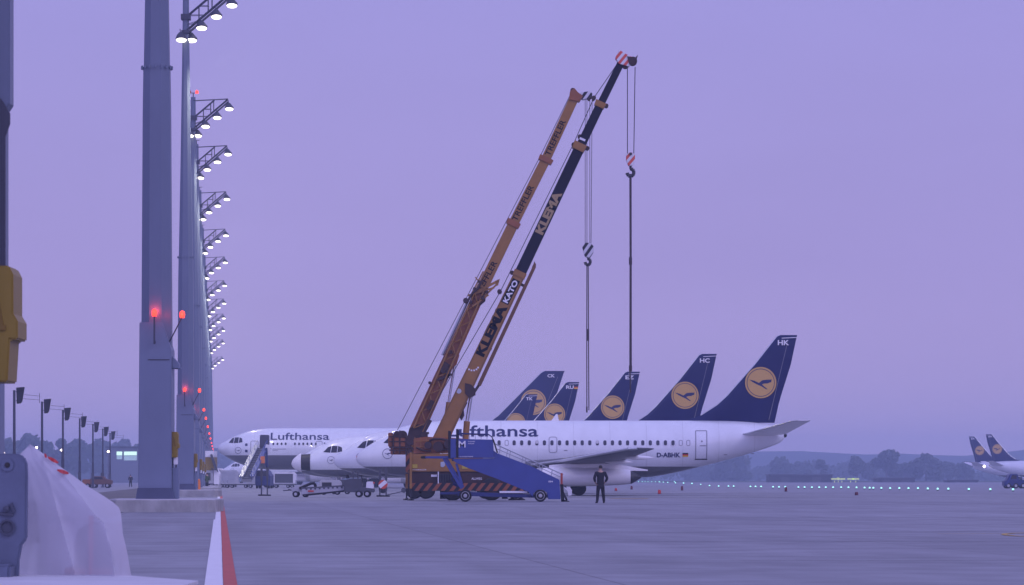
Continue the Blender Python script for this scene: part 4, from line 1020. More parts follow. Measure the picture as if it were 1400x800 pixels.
# ------------------------------------------------------------------ blue passenger stairs
def stairs():
    D = 167.0; off = (PX(690,D), D, 0)
    t = thing('passenger_stairs', 'blue mobile passenger stairs with white letter M before the cranes', 'stairs', off)
    P = lambda px, py, dy=0: Vector((PX(px,D), D+dy, PZ(py,D)))
    Q = lambda pts: [(PX(x,D), PZ(y,D)) for x, y in pts]
    B = lambda mb, nm, m, par=t, **kw: mb.build(nm, m, par, off=off, **kw)
    side = [(618,627.5),(676,626.5),(674.5,616),(680,620),(726,637.5),(764.5,656),(766,682.5),(749.5,682.5),(748,674),(742,669.5),(734,670),(729,675),(728,679),(722,672.5),(680,655),(640,640),(624,633)]
    for yy in (-.95, .87): B(MB().prism(Q(side), D+yy, D+yy+.06), 'side_panel', stair_blue, bevel=.01)
    st = MB(); n = 15
    for i in range(n):
        x0 = 680+(764-680)*i/n; y0 = 629+(667-629)*i/n
        st.prism(Q([(x0,y0),(x0+5.9,y0),(x0+5.9,y0+1.2),(x0+1.0,y0+1.2),(x0+.9,y0+3.2),(x0,y0+3.2)]), D-.86, D+.86)
    B(st, 'step', rail_steel)
    B(MB().prism(Q([(618,628),(680,628),(680,630.5),(618,630.5)]), D-.86, D+.86), 'landing', dark_gse)
    ca = B(MB().prism(Q([(627,600.5),(674,601.5),(675.5,626),(627,626)]), D-1.02, D-.96), 'canopy_panel', stair_blue, bevel=.01)
    B(MB().prism(Q([(627,600.5),(674,601.5),(675.5,626),(627,626)]), D+.96, D+1.02), 'canopy_panel', stair_blue, bevel=.01)
    B(MB().prism(Q([(616,600),(624,600),(624,626),(616,626)]), D-1.0, D-.96), 'gate_panel', stair_blue)
    B(MB().prism(Q([(616,600),(624,600),(624,626),(616,626)]), D+.96, D+1.0), 'gate_panel', stair_blue)
    B(MB().prism(Q([(626,592),(668,593.5),(673,597),(673,598.3),(668,595),(626,593.6)]), D-1.03, D+1.03), 'roof', stair_dblue)
    for x0, y0, x1, y1, w_ in ((614.8,589.5,614.8,626,.12),(625.6,587,625.6,626,.12),(672.5,597,674.5,603,.05),(674.3,601,680,619,.07)):
        for yy in (-.99, .99): B(MB().bar(P(x0,y0,yy),P(x1,y1,yy),w_,.08), 'canopy_post', rubber)
    # open weather screen strip under the roof
    fr = MB()
    for x in (634,642,650,658,666): fr.bar(P(x,593.5,-.99),P(x,600.7,-.99),.02,.02)
    B(fr, 'screen_frame', stair_dblue)
    # platform with bumper
    pf = B(MB().prism(Q([(580,624.2),(621,623.6),(621,627.5),(580,626.6)]), D-.9, D+.9), 'bridge_platform', stair_blue, bevel=.01)
    B(MB().prism(Q([(575.5,624.6),(580.5,623.4),(582.5,624),(582,627.2),(576,627)]), D-.92, D+.92), 'bumper', rubber, pf, bevel=.02)
    pr = MB()
    for yy in (-.9,.9): pr.path([P(590,624,yy),P(590,612,yy),P(616,610,yy)],.016,6)
    # struts
    for yy in (-.8,.8):
        sm = MB().bar(P(607,627,yy),P(631.5,668,yy),.13,.1).bar(P(611,627,yy),P(634,666,yy),.06,.06).bar(P(624,634,yy),P(632.5,665,yy),.10,.1)
        B(sm, 'strut', stair_blue)
    B(MB().path([P(617,655,-.3),P(622,650,-.3),P(628,656,-.3),P(624,662,-.3),P(617,655,-.3)],.05,6).tube(P(620,660,-.4),P(628,664,-.4),.12), 'hydraulic_ram', stair_dblue)
    # chassis
    ch = MB().prism(Q([(626,672),(730,676),(766,676),(766,680.5),(730,680.5),(626,678)]), D-.75, D-.60).prism(Q([(626,672),(730,676),(766,676),(766,680.5),(730,680.5),(626,678)]), D+.60, D+.75)
    for x in (628, 655, 700, 735, 760): ch.prism(Q([(x,675.5),(x+3,675.5),(x+3,679),(x,679)]), D-.60, D+.60)
    ch.prism(Q([(602,673),(627,672.5),(627,676),(602,676)]), D-.5, D+.5)
    B(ch, 'chassis', stair_dblue, bevel=.01)
    B(MB().prism(Q([(683,671.3),(721,671.3),(721,674),(683,674)]), D-.83, D-.78), 'white_bar', wht_letter)
    for px in (636.5, 738.6):
        for sy in (-1, 1):
            wl = B(MB().lathe([(.18,-.11),(.27,-.11),(.305,-.07),(.31,0),(.305,.07),(.27,.11),(.18,.11)], PX(px,D), .31, 28, 'y', D+sy*.92), 'wheel', rubber, smooth=True)
            rm = B(MB().lathe([(.03,-.135),(.09,-.13),(.10,-.10),(.17,-.09),(.20,-.125),(.215,-.115),(.215,.115),(.03,.12)], PX(px,D), .31, 24, 'y', D+sy*.92), 'rim', rim_grey, wl, smooth=True)
    # handrails
    for yy in (-.92,.92):
        r_ = MB().path([P(675.5,606,yy),P(680,608.5,yy),P(722,627.5,yy),P(770,649,yy)],.022,8).path([P(680,614,yy),P(722,632,yy),P(768,653,yy)],.014,6)
        for x, y in ((684,610.5),(694,615),(698,617),(715,624),(719,626),(738,635),(742,637),(755,643),(767,648)):
            r_.path([P(x,y,yy),P(x-2.2 if x < 760 else x,y+12.5,yy)],.016,6)
        B(r_, 'handrail', rail_steel)
    B(MB().bar(P(767.5,647,-.92),P(767.5,662,-.92),.11,.11), 'rear_lamp_post', mat('dark_red_lamp', (.35,.05,.03), .4))
    # folded tow bar
    tb = MB().bar(P(768,662),P(769.5,687),.16,.3).bar(P(768.5,671),P(775,684),.10,.2).prism(Q([(768,683),(777,684.5),(781,687.6),(768,687.6)]), D-.15, D+.15).path([P(769,664,-.1),P(773,665,-.1),P(776,670,-.1)],.03,6)
    B(tb, 'tow_bar', rubber)
    B(MB().prism(Q([(771.5,667),(779,666),(782,670),(781.5,677),(777,678),(776,672)]), D-.2, D-.12), 'mud_flap', wht_letter)
    finish_bm(text_bm('M', 1.0*9.2*D/F, 9.0*D/F, .012), 'letter', wht_letter, ca, lambda u, v: (PX(627.6,D)+u-off[0], -1.026, PZ(612.2,D)+v))
    for s_, px, py, W_, H_ in (('FLUGHAFEN', 640.5, 604.8, 9, 1.5), ('MUENCHEN', 640.5, 607.6, 8, 1.5), ('11 FLUGGASTTREPPE', 627, 625.2, 20, 1.3)):
        finish_bm(text_bm(s_, W_*D/F, H_*D/F, .01), 'small_lettering', wht_letter, ca, lambda u, v, px=px, py=py: (PX(px,D)+u-off[0], -1.026, PZ(py,D)+v))
    finish_bm(text_bm('034', 6*D/F, 2.2*D/F, .03), 'small_lettering', wht_letter, t, lambda u, v: (PX(749.5,D)+u-off[0], -.956, PZ(659.5,D)+v))
stairs()

# ------------------------------------------------------------------ person
def skin_obj(pts, edges, name, m, parent, sub=2, root=0):
    me = bpy.data.meshes.new(name); me.from_pydata([p[:3] for p in pts], edges, [])
    o = bpy.data.objects.new(name, me); C.objects.link(o)
    sk = o.modifiers.new('s', 'SKIN'); sk.use_smooth_shade = True
    for i, p in enumerate(pts):
        v = me.skin_vertices[0].data[i]; r = p[3]; v.radius = (r, p[4] if len(p) > 4 else r); v.use_root = (i == root)
    sb = o.modifiers.new('b', 'SUBSURF'); sb.levels = sub; sb.render_levels = sub
    dg = bpy.context.evaluated_depsgraph_get(); dg.update()
    nm = bpy.data.meshes.new_from_object(o.evaluated_get(dg)); bpy.data.objects.remove(o)
    return link(name, nm, m, parent, True)
def person(loc, rz, label, scale=1.0, coat=(0.012,0.013,0.02), trouser=(0.012,0.013,0.018), arms='hips', group=None):
    t = thing('person', label, 'person', loc, group, rz)
    skin_m = mat('skin', (.42,.26,.19), .5, var=.05); cm = mat('dark_coat_cloth_%d' % int(coat[0]*1000), coat, .8, var=.15, scale=8); tm = mat('dark_trouser_cloth', trouser, .8, var=.15)
    S = scale
    v = [(0,0,.93,.14,.10),(0,0,1.10,.135,.10),(0,0,1.30,.165,.11),(0,0,1.44,.15,.095),(0,0,1.52,.06,.06),(0,.01,1.60,.075,.085),(0,.015,1.70,.082,.098),(0,.01,1.76,.06,.07)]
    e = [(0,1),(1,2),(2,3),(3,4),(4,5),(5,6),(6,7)]
    for sx in (-1, 1):
        b = len(v)
        v += [(sx*.10,0,.86,.095),(sx*.125,.015,.50,.062),(sx*.16,-.01,.10,.042),(sx*.165,.05,.05,.042),(sx*.18,.16,.035,.035)]
        e += [(0,b),(b,b+1),(b+1,b+2),(b+2,b+3),(b+3,b+4)]
        b = len(v)
        v += [(sx*.20,0,1.42,.062),(sx*.31,-.07,1.16,.045),(sx*.235,.08,.98,.033),(sx*.20,.12,.93,.034)]
        e += [(3,b),(b,b+1),(b+1,b+2),(b+2,b+3)]
        # palm with five separate fingers, curled to rest on the front of the hip
        hb = b+3
        for k in range(4):
            c = len(v); off_ = -.024+.016*k; L_ = (.030,.036,.034,.026)[k]
            v += [(sx*(.195-.01*k*.3),.135,.925+off_,.009),(sx*.165,.150,.915+off_-L_*.3,.008),(sx*(.165-L_*.8),.146,.905+off_-L_*.5,.007)]
            e += [(hb,c),(c,c+1),(c+1,c+2)]
        c = len(v); v += [(sx*.205,.10,.965,.010),(sx*.185,.125,.985,.009)]; e += [(hb,c),(c,c+1)]
    v = [(a[0]*S, a[1]*S, a[2]*S) + tuple(q*S for q in a[3:]) for a in v]
    body = skin_obj(v, e, 'body', skin_m, t)
    # face
    fc = MB()
    for sx in (-1,1): fc.lathe([(.002,-.008),(.011,0),(.002,.008)], sx*.03*S, .103*S, 8, c3=1.675*S)
    fc.build('eyes', blk_letter, body)
    MB().loft([[(-.012*S,.10*S,1.66*S),(.012*S,.10*S,1.66*S),(0,.10*S,1.69*S)],[(-.012*S,.128*S,1.635*S),(.012*S,.128*S,1.635*S),(0,.124*S,1.65*S)]]).build('nose', skin_m, body)
    for sx in (-1,1): MB().lathe([(.004,-.012),(.022,0),(.004,.012)], .01*S, 1.66*S, 8, 'x', sx*.083*S).build('ear', skin_m, body)
    MB().box((-.025*S,.098*S,1.612*S),(.025*S,.106*S,1.62*S)).build('mouth', mat('lips', (.3,.12,.1), .5), body)
    hr = [(0,-.03,1.60,.074,.075),(0,-.015,1.67,.088,.098),(0,-.005,1.735,.088,.10),(0,0,1.775,.06,.075)]
    skin_obj([(a*S,b_*S,c*S,r1*S,r2*S) for a,b_,c,r1,r2 in hr], [(0,1),(1,2),(2,3)], 'hair', mat('dark_hair', (.02,.015,.012), .6), t)
    # coat over torso and arms, trousers, shoes
    cv = [(0,0,.80,.205,.145),(0,0,.95,.195,.14),(0,0,1.12,.175,.13),(0,0,1.30,.20,.14),(0,0,1.42,.18,.12),(0,0,1.51,.085,.085)]; ce = [(0,1),(1,2),(2,3),(3,4),(4,5)]
    for sx in (-1,1):
        b = len(cv); cv += [(sx*.205,0,1.41,.085),(sx*.315,-.07,1.16,.072),(sx*.24,.075,.99,.055)]; ce += [(4,b),(b,b+1),(b+1,b+2)]
    skin_obj([(a[0]*S,a[1]*S,a[2]*S)+tuple(q*S for q in a[3:]) for a in cv], ce, 'coat', cm, t)
    tv = [(0,0,.95,.16,.12),(0,0,.85,.17,.12)]; te = [(0,1)]
    for sx in (-1,1):
        b = len(tv); tv += [(sx*.105,0,.74,.105),(sx*.125,.015,.50,.085),(sx*.16,-.01,.12,.068),(sx*.162,-.005,.06,.068)]; te += [(1,b),(b,b+1),(b+1,b+2),(b+2,b+3)]
    skin_obj([(a[0]*S,a[1]*S,a[2]*S)+tuple(q*S for q in a[3:]) for a in tv], te, 'trousers', tm, t)
    for sx in (-1,1):
        skin_obj([(sx*.162*S,-.05*S,.05*S,.045*S),(sx*.17*S,.06*S,.05*S,.047*S),(sx*.185*S,.19*S,.035*S,.036*S)], [(0,1),(1,2)], 'shoe', rubber, t)
    return t
person((PX(821,156.5), 156.5, 0), R(12), 'person in dark coat standing alone right of the blue stairs, arms bent', 1.02)
person((PX(283,330), 330, 0), R(60), 'tiny distant worker beside the second mast\'s foot', 1.0, coat=(.05,.09,.03))
person((PX(178.5,470), 470, 0), R(20), 'tiny distant person by the service road below the lit window', 1.0, coat=(.03,.03,.04))

# ------------------------------------------------------------------ small ground equipment
def wheel(parent, x, y, r, wd, m=rubber, off=(0,0,0)):
    wl = MB().lathe([(r*.5,-wd),(r*.88,-wd),(r,-wd*.6),(r,wd*.6),(r*.88,wd),(r*.5,wd)], x, r, 18, 'y', y).build('wheel', m, parent, smooth=True)
    MB().lathe([(.02,-wd*1.1),(r*.5,-wd*1.05),(r*.52,wd*1.05),(.02,wd*1.1)], x, r, 14, 'y', y).build('rim', rim_grey, wl, smooth=True)

# warning posts: two dark posts on a base
def post_pair(px, D, h, label, sign=False):
    t = thing('marker_stand', label, 'stand', (PX(px,D), D, 0), 'dark twin post stands on the apron')
    MB().box((-.42,-.25,0),(.10,.25,.10)).box((.0,-.45,.0),(.46,-.05,.09)).build('foot', rubber, t, bevel=.02)
    for x, hh, y in ((-.20,h*.96,0),(.22,h,-.25)):
        MB().bar((x,y,.08),(x,y,hh*.55),.09,.09).bar((x,y,hh*.55),(x,y,hh),.15,.12).build('post', dark_gse, t)
    if sign:
        MB().lathe([(.30,0),(.30,.03),(.02,.03)],0.02,.80,24,'y',-.36).build('sign_disc', stripes('disc_stripe',(.55,.08,.05),(.75,.75,.78),.5,R(-50)), t)
        MB().lathe([(.02,0),(.16,.0),(.17,.12),(.02,.12)],1.35,.42,20,'y',-.1).build('reel', dark_gse, t); MB().bar((.2,-.1,.1),(1.35,-.1,.35),.06,.06).build('brace', dark_gse, t)
post_pair(361.5, 225, 1.95, 'dark twin post stand below the grey boarding stairs')
post_pair(523.5, 214, 1.95, 'dark twin post stand with striped disc left of the cranes', True)

# belt loader
def belt_loader():
    D = 208.0; off = (PX(440,D), D, 0); t = thing('belt_loader', 'low baggage belt loader with black raised arm, left of the tractor', 'belt loader', off)
    P = lambda px, py, dy=0: (PX(px,D)-off[0], dy, PZ(py,D)); Q = lambda pts: [(PX(x,D)-off[0], PZ(y,D)) for x, y in pts]
    MB().prism(Q([(412,676),(414,668.5),(474,665),(474,670),(420,677)]), -.75, .75).build('belt_frame', grey_gse, t, bevel=.02)
    MB().prism(Q([(411,669.5),(413,666.5),(476,663),(476,664.8)]), -.6, .6).build('belt', dark_gse, t)
    MB().prism(Q([(414,676),(474,670),(474,672),(420,678)]), -.8, .8).build('lower_beam', rubber, t)
    ro = MB()
    for x in range(420, 474, 6): ro.tube(P(x, 668.5-(x-420)*.05, -.8), P(x, 668.5-(x-420)*.05, -.76), .07, n=10)
    ro.build('roller', dark_gse, t)
    MB().path([P(410,668,-.5),P(417,665,-.5),P(427,660.5,-.5),P(431,661,-.5),P(432.5,667,-.5)], .09, 8).build('guide_arm', rubber, t)
    MB().bar(P(387,671,0),P(404,669.5,0),.06,.08).bar(P(394,669,0),P(402,671.5,0),.05,.08).build('tow_bar', dark_gse, t)
    for px, r in ((405,.20),(418,.17)):
        for yy in (-.6,.6): wheel(t, PX(px,D)-off[0], yy, r, .09)
    MB().prism(Q([(398,667),(412,663.5),(414,672),(400,673)]), -.5, .5).build('engine_cover', grey_gse, t, bevel=.02)
    MB().box((P(422,0,0)[0],-.82,PZ(672.5,D)),(P(430,0,0)[0],-.79,PZ(670.5,D))).build('red_plate', cone_red, t)
belt_loader()
def tractor(px, D, label, back=True, flip=1):
    t = thing('baggage_tractor', label, 'tractor', (PX(px,D), D, 0))
    MB().prism([(-.95,.32),(-.95,1.02),(-.55,1.18),(.15,1.18),(.2,.62),(.95,.55),(.95,.3)], -.6, .6).build('body', dark_gse, t, bevel=.03)
    MB().prism([(.42,.42),(.46,.98),(.86,1.0),(.92,.42)], -.55, .55).build('bonnet', white_plain, t, bevel=.03)
    MB().prism([(-.85,1.19),(-.80,1.45),(-.70,1.45),(-.62,1.19)], -.3, .3).build('seat', rubber, t)
    MB().path([(.22,0,.9),(.12,0,1.35)],.03).lathe([(.15,0),(.17,.02),(.15,.04)],.1,0,14,c3=1.35).build('steering_wheel', rubber, t)
    MB().path([(-.4,-.5,1.15),(-.4,-.5,1.62),(-.1,-.5,1.62),(-.1,-.5,1.15)],.025).path([(-.4,.5,1.15),(-.4,.5,1.62),(-.1,.5,1.62),(-.1,.5,1.15)],.025).build('guard_rail', dark_gse, t)
    MB().box((.87,-.3,.86),(.95,.3,.96)).build('rear_reflector', cone_red, t)
    for x in (-.02,.5):
        for y in (-.55,.55): wheel(t, x, y, .22, .10)
    MB().bar((-.98,0,.35),(-1.3,0,.33),.06,.06).build('tow_hook', dark_gse, t)
    return t
tractor(491.5, 207.5, 'dark baggage tractor with white rear left of the cranes')
def dolly(px, D, L_, label, load=None):
    t = thing('baggage_dolly', label, 'dolly', (PX(px,D), D, 0), 'flat grey dollies behind the belt loader'); h = L_/2
    MB().box((-h,-.8,.50),(h,.8,.62)).build('deck', grey_gse, t, bevel=.02)
    MB().box((-h,-.82,.36),(h,.82,.49)).build('frame', dark_gse, t)
    MB().box((-h,-.78,.62),(-h+.06,.78,1.0)).build('end_rail', rail_steel, t); MB().box((h-.06,-.78,.62),(h,.78,1.0)).build('end_rail', rail_steel, t)
    for x in (-h*.72,-h*.42,h*.42,h*.72):
        for y in (-.6,.6): wheel(t, x, y, .22, .08)
    MB().bar((-h,0,.42),(-h-1.1,0,.3),.06,.06).build('tow_bar', dark_gse, t)
dolly(327, 430, 4.2, 'grey flat dolly with four visible wheels left of the boarding stairs foot')
dolly(386, 425, 3.6, 'grey flat dolly right of the boarding stairs foot')
dolly(298, 445, 2.6, 'short grey dolly just right of the mast row')
for (px, D, w_, h_, m_, lb) in ((312, 470, 3.0, 1.9, grey_gse, 'pale grey cargo container under the widebody nose'), (346, 475, 1.8, 1.4, grey_gse, 'small pale container behind the boarding stairs'), (390, 470, 3.2, 1.6, white_plain, 'white cargo container right of the boarding stairs'), (296, 480, 2.2, 2.2, white_plain, 'white cargo container closest to the mast row')):
    t = thing('cargo_container', lb, 'container', (PX(px,D), D, 0))
    MB().prism([(-w_/2,.5),(w_/2,.5),(w_/2,h_+.2),(w_/2-.3,h_+.5),(-w_/2,h_+.5)], -.8, .8).build('shell', m_, t, bevel=.04)
    MB().box((-w_/2+.15,-.83,.6),(w_/2-.45,-.805,h_+.3)).build('door', dark_gse if m_ is white_plain else rail_steel, t)
    MB().box((-w_/2-.1,-.85,.30),(w_/2+.1,.85,.48)).build('pallet', dark_gse, t)
    for x in (-w_/3, w_/3): wheel(t, x, -.7, .15, .08); wheel(t, x, .7, .15, .08)
# ground power cart and hoses near the jets' noses
for px, D, lb in ((452, 240, 'pale ground power cart under the noses of the parked jets'), (541-75, 250, 'dark service cart between the noses and the tractor')):
    t = thing('power_cart', lb, 'cart', (PX(px,D), D, 0))
    MB().prism([(-.8,.35),(.8,.35),(.8,.9),(.6,1.1),(-.7,1.1),(-.8,.95)], -.5, .5).build('housing', grey_gse if px < 460 else dark_gse, t, bevel=.03)
    MB().box((-.6,-.52,.55),(.1,-.505,.9)).build('vent', dark_metal, t)
    for x in (-.5,.5): wheel(t, x, -.45, .2, .07); wheel(t, x, .45, .2, .07)
    MB().path([(-.8,0,.4),(-1.5,0,.3)], .04).path([(.5,-.3,1.1),(.5,-.3,1.5),(.2,-.3,1.5)], .025).build('tow_bar', dark_gse, t)
def boarding_stairs():
    D = 400.0; t = thing('boarding_stairs', 'tall grey boarding stairs truck at the widebody front door, orange panel', 'stairs', (PX(352,D), D, 0))
    X = lambda px: (px-352)*D/F; Z = lambda py: PZ(py, D)
    # flight climbs away from the camera and slightly right
    lo = [(X(334),-4.5,Z(655.5)),(X(348),-4.5,Z(655.5))]; hi = [(X(348),4.0,Z(612)),(X(362),4.0,Z(612))]
    fl = MB().loft([[lo[0],lo[1],(lo[1][0],lo[1][1],lo[1][2]-.3),(lo[0][0],lo[0][1],lo[0][2]-.3)],[hi[0],hi[1],(hi[1][0],hi[1][1],hi[1][2]-.4),(hi[0][0],hi[0][1],hi[0][2]-.4)]])
    fl.build('flight', dark_gse if 0 else mat('stair_tread_grey', (.20,.20,.22), .7, var=.1), t)
    st = MB()
    for i in range(18):
        u = (i+.5)/18; x0 = lo[0][0]+(hi[0][0]-lo[0][0])*u; x1 = lo[1][0]+(hi[1][0]-lo[1][0])*u; y = -4.5+8.5*u; z = lo[0][2]+(hi[0][2]-lo[0][2])*u
        st.box((x0+.1,y-.15,z-.02),(x1-.1,y+.12,z+.06))
    st.build('step', dark_gse, t)
    for (a, b, m_) in ((lo[0],hi[0],rail_steel),(lo[1],hi[1],stair_blue)):
        up = Vector((0,0,.95)); r_ = MB().path([Vector(a)+up, Vector(b)+up], .05, 6).bar(Vector(a)+Vector((0,0,.35)), Vector(b)+Vector((0,0,.35)), .08, .5)
        for i in range(7): p = Vector(a).lerp(Vector(b), i/6); r_.path([p, p+up], .03, 6)
        r_.build('side_rail', m_, t)
    MB().prism([(X(351),Z(612)),(X(363.5),Z(612)),(X(363.5),Z(594)),(X(352),Z(594))], 4.02, 6.0).build('canopy', mat('canopy_dark_fabric', (.055,.055,.085), .7), t, bevel=.05)
    MB().box((X(350),3.9,Z(613.5)),(X(366),6.1,Z(612.2))).build('landing', rail_steel, t)
    MB().prism([(X(357.5),Z(620)),(X(366.5),Z(621)),(X(366.5),Z(608)),(X(361),Z(607))], 3.0, 3.8).build('side_screen', white_plain, t)
    MB().box((X(356.4),-.3,Z(633.5)),(X(362),-.1,Z(624))).build('orange_panel', orange_p, t)
    MB().bar((X(362),2.5,Z(612)),(X(364),2.5,Z(652)),.25,.3).bar((X(354),2.5,Z(620)),(X(368),2.5,Z(650)),.2,.3).build('lift_frame', stair_dblue, t)
    MB().prism([(X(350),.35),(X(370),.35),(X(370),1.5),(X(366),2.2),(X(352),2.2),(X(350),1.4)], -1.2, 5).build('truck_body', stair_dblue, t, bevel=.05)
    MB().prism([(X(352.5),1.5),(X(365.5),1.5),(X(365),2.1),(X(353),2.1)], -1.25, -1.21).build('windscreen', glass_dark, t)
    for x in (X(352),X(368)):
        for y in (-.6, 3.8): MB().lathe([(.2,-.12),(.4,-.12),(.42,0),(.4,.12),(.2,.12)], y, .42, 16, 'x', x).build('wheel', rubber, t, smooth=True)
boarding_stairs()
# box truck right of the second mast
D = 392.0; t = thing('box_truck', 'yellow and white high box truck right of the second visible mast', 'truck', (PX(281,D), D, 0))
MB().box((-1.0,0,2.2),(.95,5,3.75)).build('yellow_box', box_yellow, t, bevel=.03)
MB().box((-1.02,-.05,3.76),(.95,5.05,4.5)).build('white_roof_box', white_plain, t, bevel=.03)
MB().box((-.95,.05,.6),(.9,5,2.19)).build('lower_body', grey_gse, t, bevel=.03)
MB().bar((.7,-.3,4.1),(1.25,-.3,2.3),.25,.3).bar((.95,-.3,3.6),(1.5,-.3,2.0),.12,.2).bar((.7,-.3,2.4),(1.4,-.3,2.2),.12,.2).build('lift_arm', dark_gse, t)
MB().prism([(.96,.5),(1.6,.5),(1.7,1.8),(1.3,2.3),(.96,2.3)], 0, 2.2).build('cab', white_plain, t, bevel=.04)
for x in (-.8,.7): wheel(t, x, .6, .42, .15); wheel(t, x, 4.2, .42, .15)
MB().box((-.7,-.09,1.0),(.6,-.055,1.9)).build('rear_door', dark_gse, t)
# small cone next to mast 2
def cone(px, py, D, label, m=cone_red, h=.5, group='small red edge markers on the apron'):
    h *= .55 if D > 251 or D < 249 else 1
    t = thing('edge_marker', label, 'marker', (PX(px,D), D, 0), group)
    MB().lathe([(.16,0),(.16,.03),(.05,.05)],0,0,14).build('base', dark_gse, t)
    MB().lathe([(.12,.03),(.12,h*.7),(.09,h),(.02,h*1.05)],0,0,14).build('body', m, t, smooth=True)
cone(272,0,250,'orange cone standing at the second mast\'s foot', orange_p, 1.1)
cone(842,0,315,'red edge marker nearest the engine exhaust'); cone(901.5,0,250.5,'red edge marker in front of the tail, largest one', h=.32)
dm = mat('dim_red_marker', (.12,.02,.03), .6)
cone(863.5,0,360,'dim red edge marker right of the engine exhaust', dm, .7); cone(932.5,0,330,'dim red edge marker below the registration', dm, .8); cone(1074.5,0,300,'dim red edge marker below the end of the tail cone', dm, .75); cone(1171,0,232,'lone dark red edge marker far right on the open apron', dm, .42)

# service vehicles on the left road
D = 420.0; t = thing('service_vehicle', 'small dull brown service vehicle on the road left of the big mast', 'vehicle', (PX(139,D), D, 0))
MB().prism([(-1.4,.45),(1.3,.45),(1.35,1.0),(.6,1.15),(.3,1.5),(-1.0,1.5),(-1.4,1.1)], -.8, .8).build('body', mat('dull_brown_vehicle', (.15,.075,.05), .6), t, bevel=.05)
MB().prism([(-.9,1.12),(.25,1.12),(.15,1.42),(-.85,1.42)], -.83, -.805).build('window', glass_dark, t)
for x in (-.85,.8): wheel(t, x, -.7, .32, .1); wheel(t, x, .7, .32, .1)
MB().box((-.1,-.2,1.5),(.3,.2,1.95)).build('beacon_box', dark_gse, t)
t = thing('service_vehicle', 'dark trailer left of the small brown vehicle on the service road', 'trailer', (PX(122,D), D, 0))
MB().box((-.8,-.7,.45),(.7,.7,1.1)).build('body', crane_red, t, bevel=.05); wheel(t,-.1,-.7,.3,.1); wheel(t,-.1,.7,.3,.1)
# dark vehicle right edge
D = 400.0; t = thing('service_vehicle', 'dark blue pushback tractor under the far jets at right edge', 'tractor', (PX(1385,D), D, 0))
MB().prism([(-1.2,.3),(1.6,.3),(1.6,1.0),(.6,1.1),(.4,1.75),(-.5,1.75),(-.9,1.0),(-1.2,.9)], -1, 1).build('body', stair_dblue, t, bevel=.05)
MB().prism([(-.45,1.15),(.3,1.15),(.25,1.6),(-.3,1.6)], -1.03, -1.005).build('window', glass_dark, t)
MB().bar((-.9,-1.02,.5),(-.3,-1.02,1.75),.12,.05).build('stair_rail', stair_blue, t)
for x in (-.7,.2,1.1): wheel(t, x, -.9, .34, .12); wheel(t, x, .9, .34, .12)
# ------------------------------------------------------------------ taxiway lights
TLx = [(873,657.2),(878,657),(882,658),(886,657),(891,658.5),(896,659),(901,656.5),(902,659.4),(907,659.6),(913,660),(922,656.3),(923.5,660.6),(934.5,661),(946,661.6),(958,662.3),(970,663.8),(982.5,664.4),(996,664.4),(1003,664.5),(1026,665),(1033,665),(1040.5,665),(1057,665.4),(1065,665.5),(1073.5,665.5),(1091.5,665.8),(1100,665.8),(1110,666),(1120,666),(1129,666),(1139,666),(1150,666),(1160,666.1),(1171,666.3),(1182,666.5),(1189,666.7),(1194,666.8),(1205,667),(1217,667.2),(1229.5,667.2),(1242,667.3),(1255,667.4),(1268.5,667.7),(1282,668),(1296.5,668),(1324.5,668.4),(1354,668.6),(1385,668.8)]
proto = None
for i, (px, py) in enumerate(TLx):
    D = min((CH-.22)*F/(py-HY), 1050)
    if proto is None:
        t = proto = thing('taxiway_light', '', 'airfield light', (0,0,0), 'green taxiway edge lights in a long line')
        MB().lathe([(.14,0),(.14,.04),(.06,.07),(.06,.14)],0,0,10).build('base', dark_gse, t)
        MB().lathe([(.05,.14),(.11,.16),(.12,.26),(.06,.33),(.01,.34)],0,0,10).build('lens', green_on, t, smooth=True)
    else: t = copy_tree(proto)
    t['label'] = 'small glowing green light in the long line of taxiway lights'
    t.location = (PX(px,D), D, 0)
    k = .88 + (.4 if D > 600 else 0); t.scale = (k, k, k)

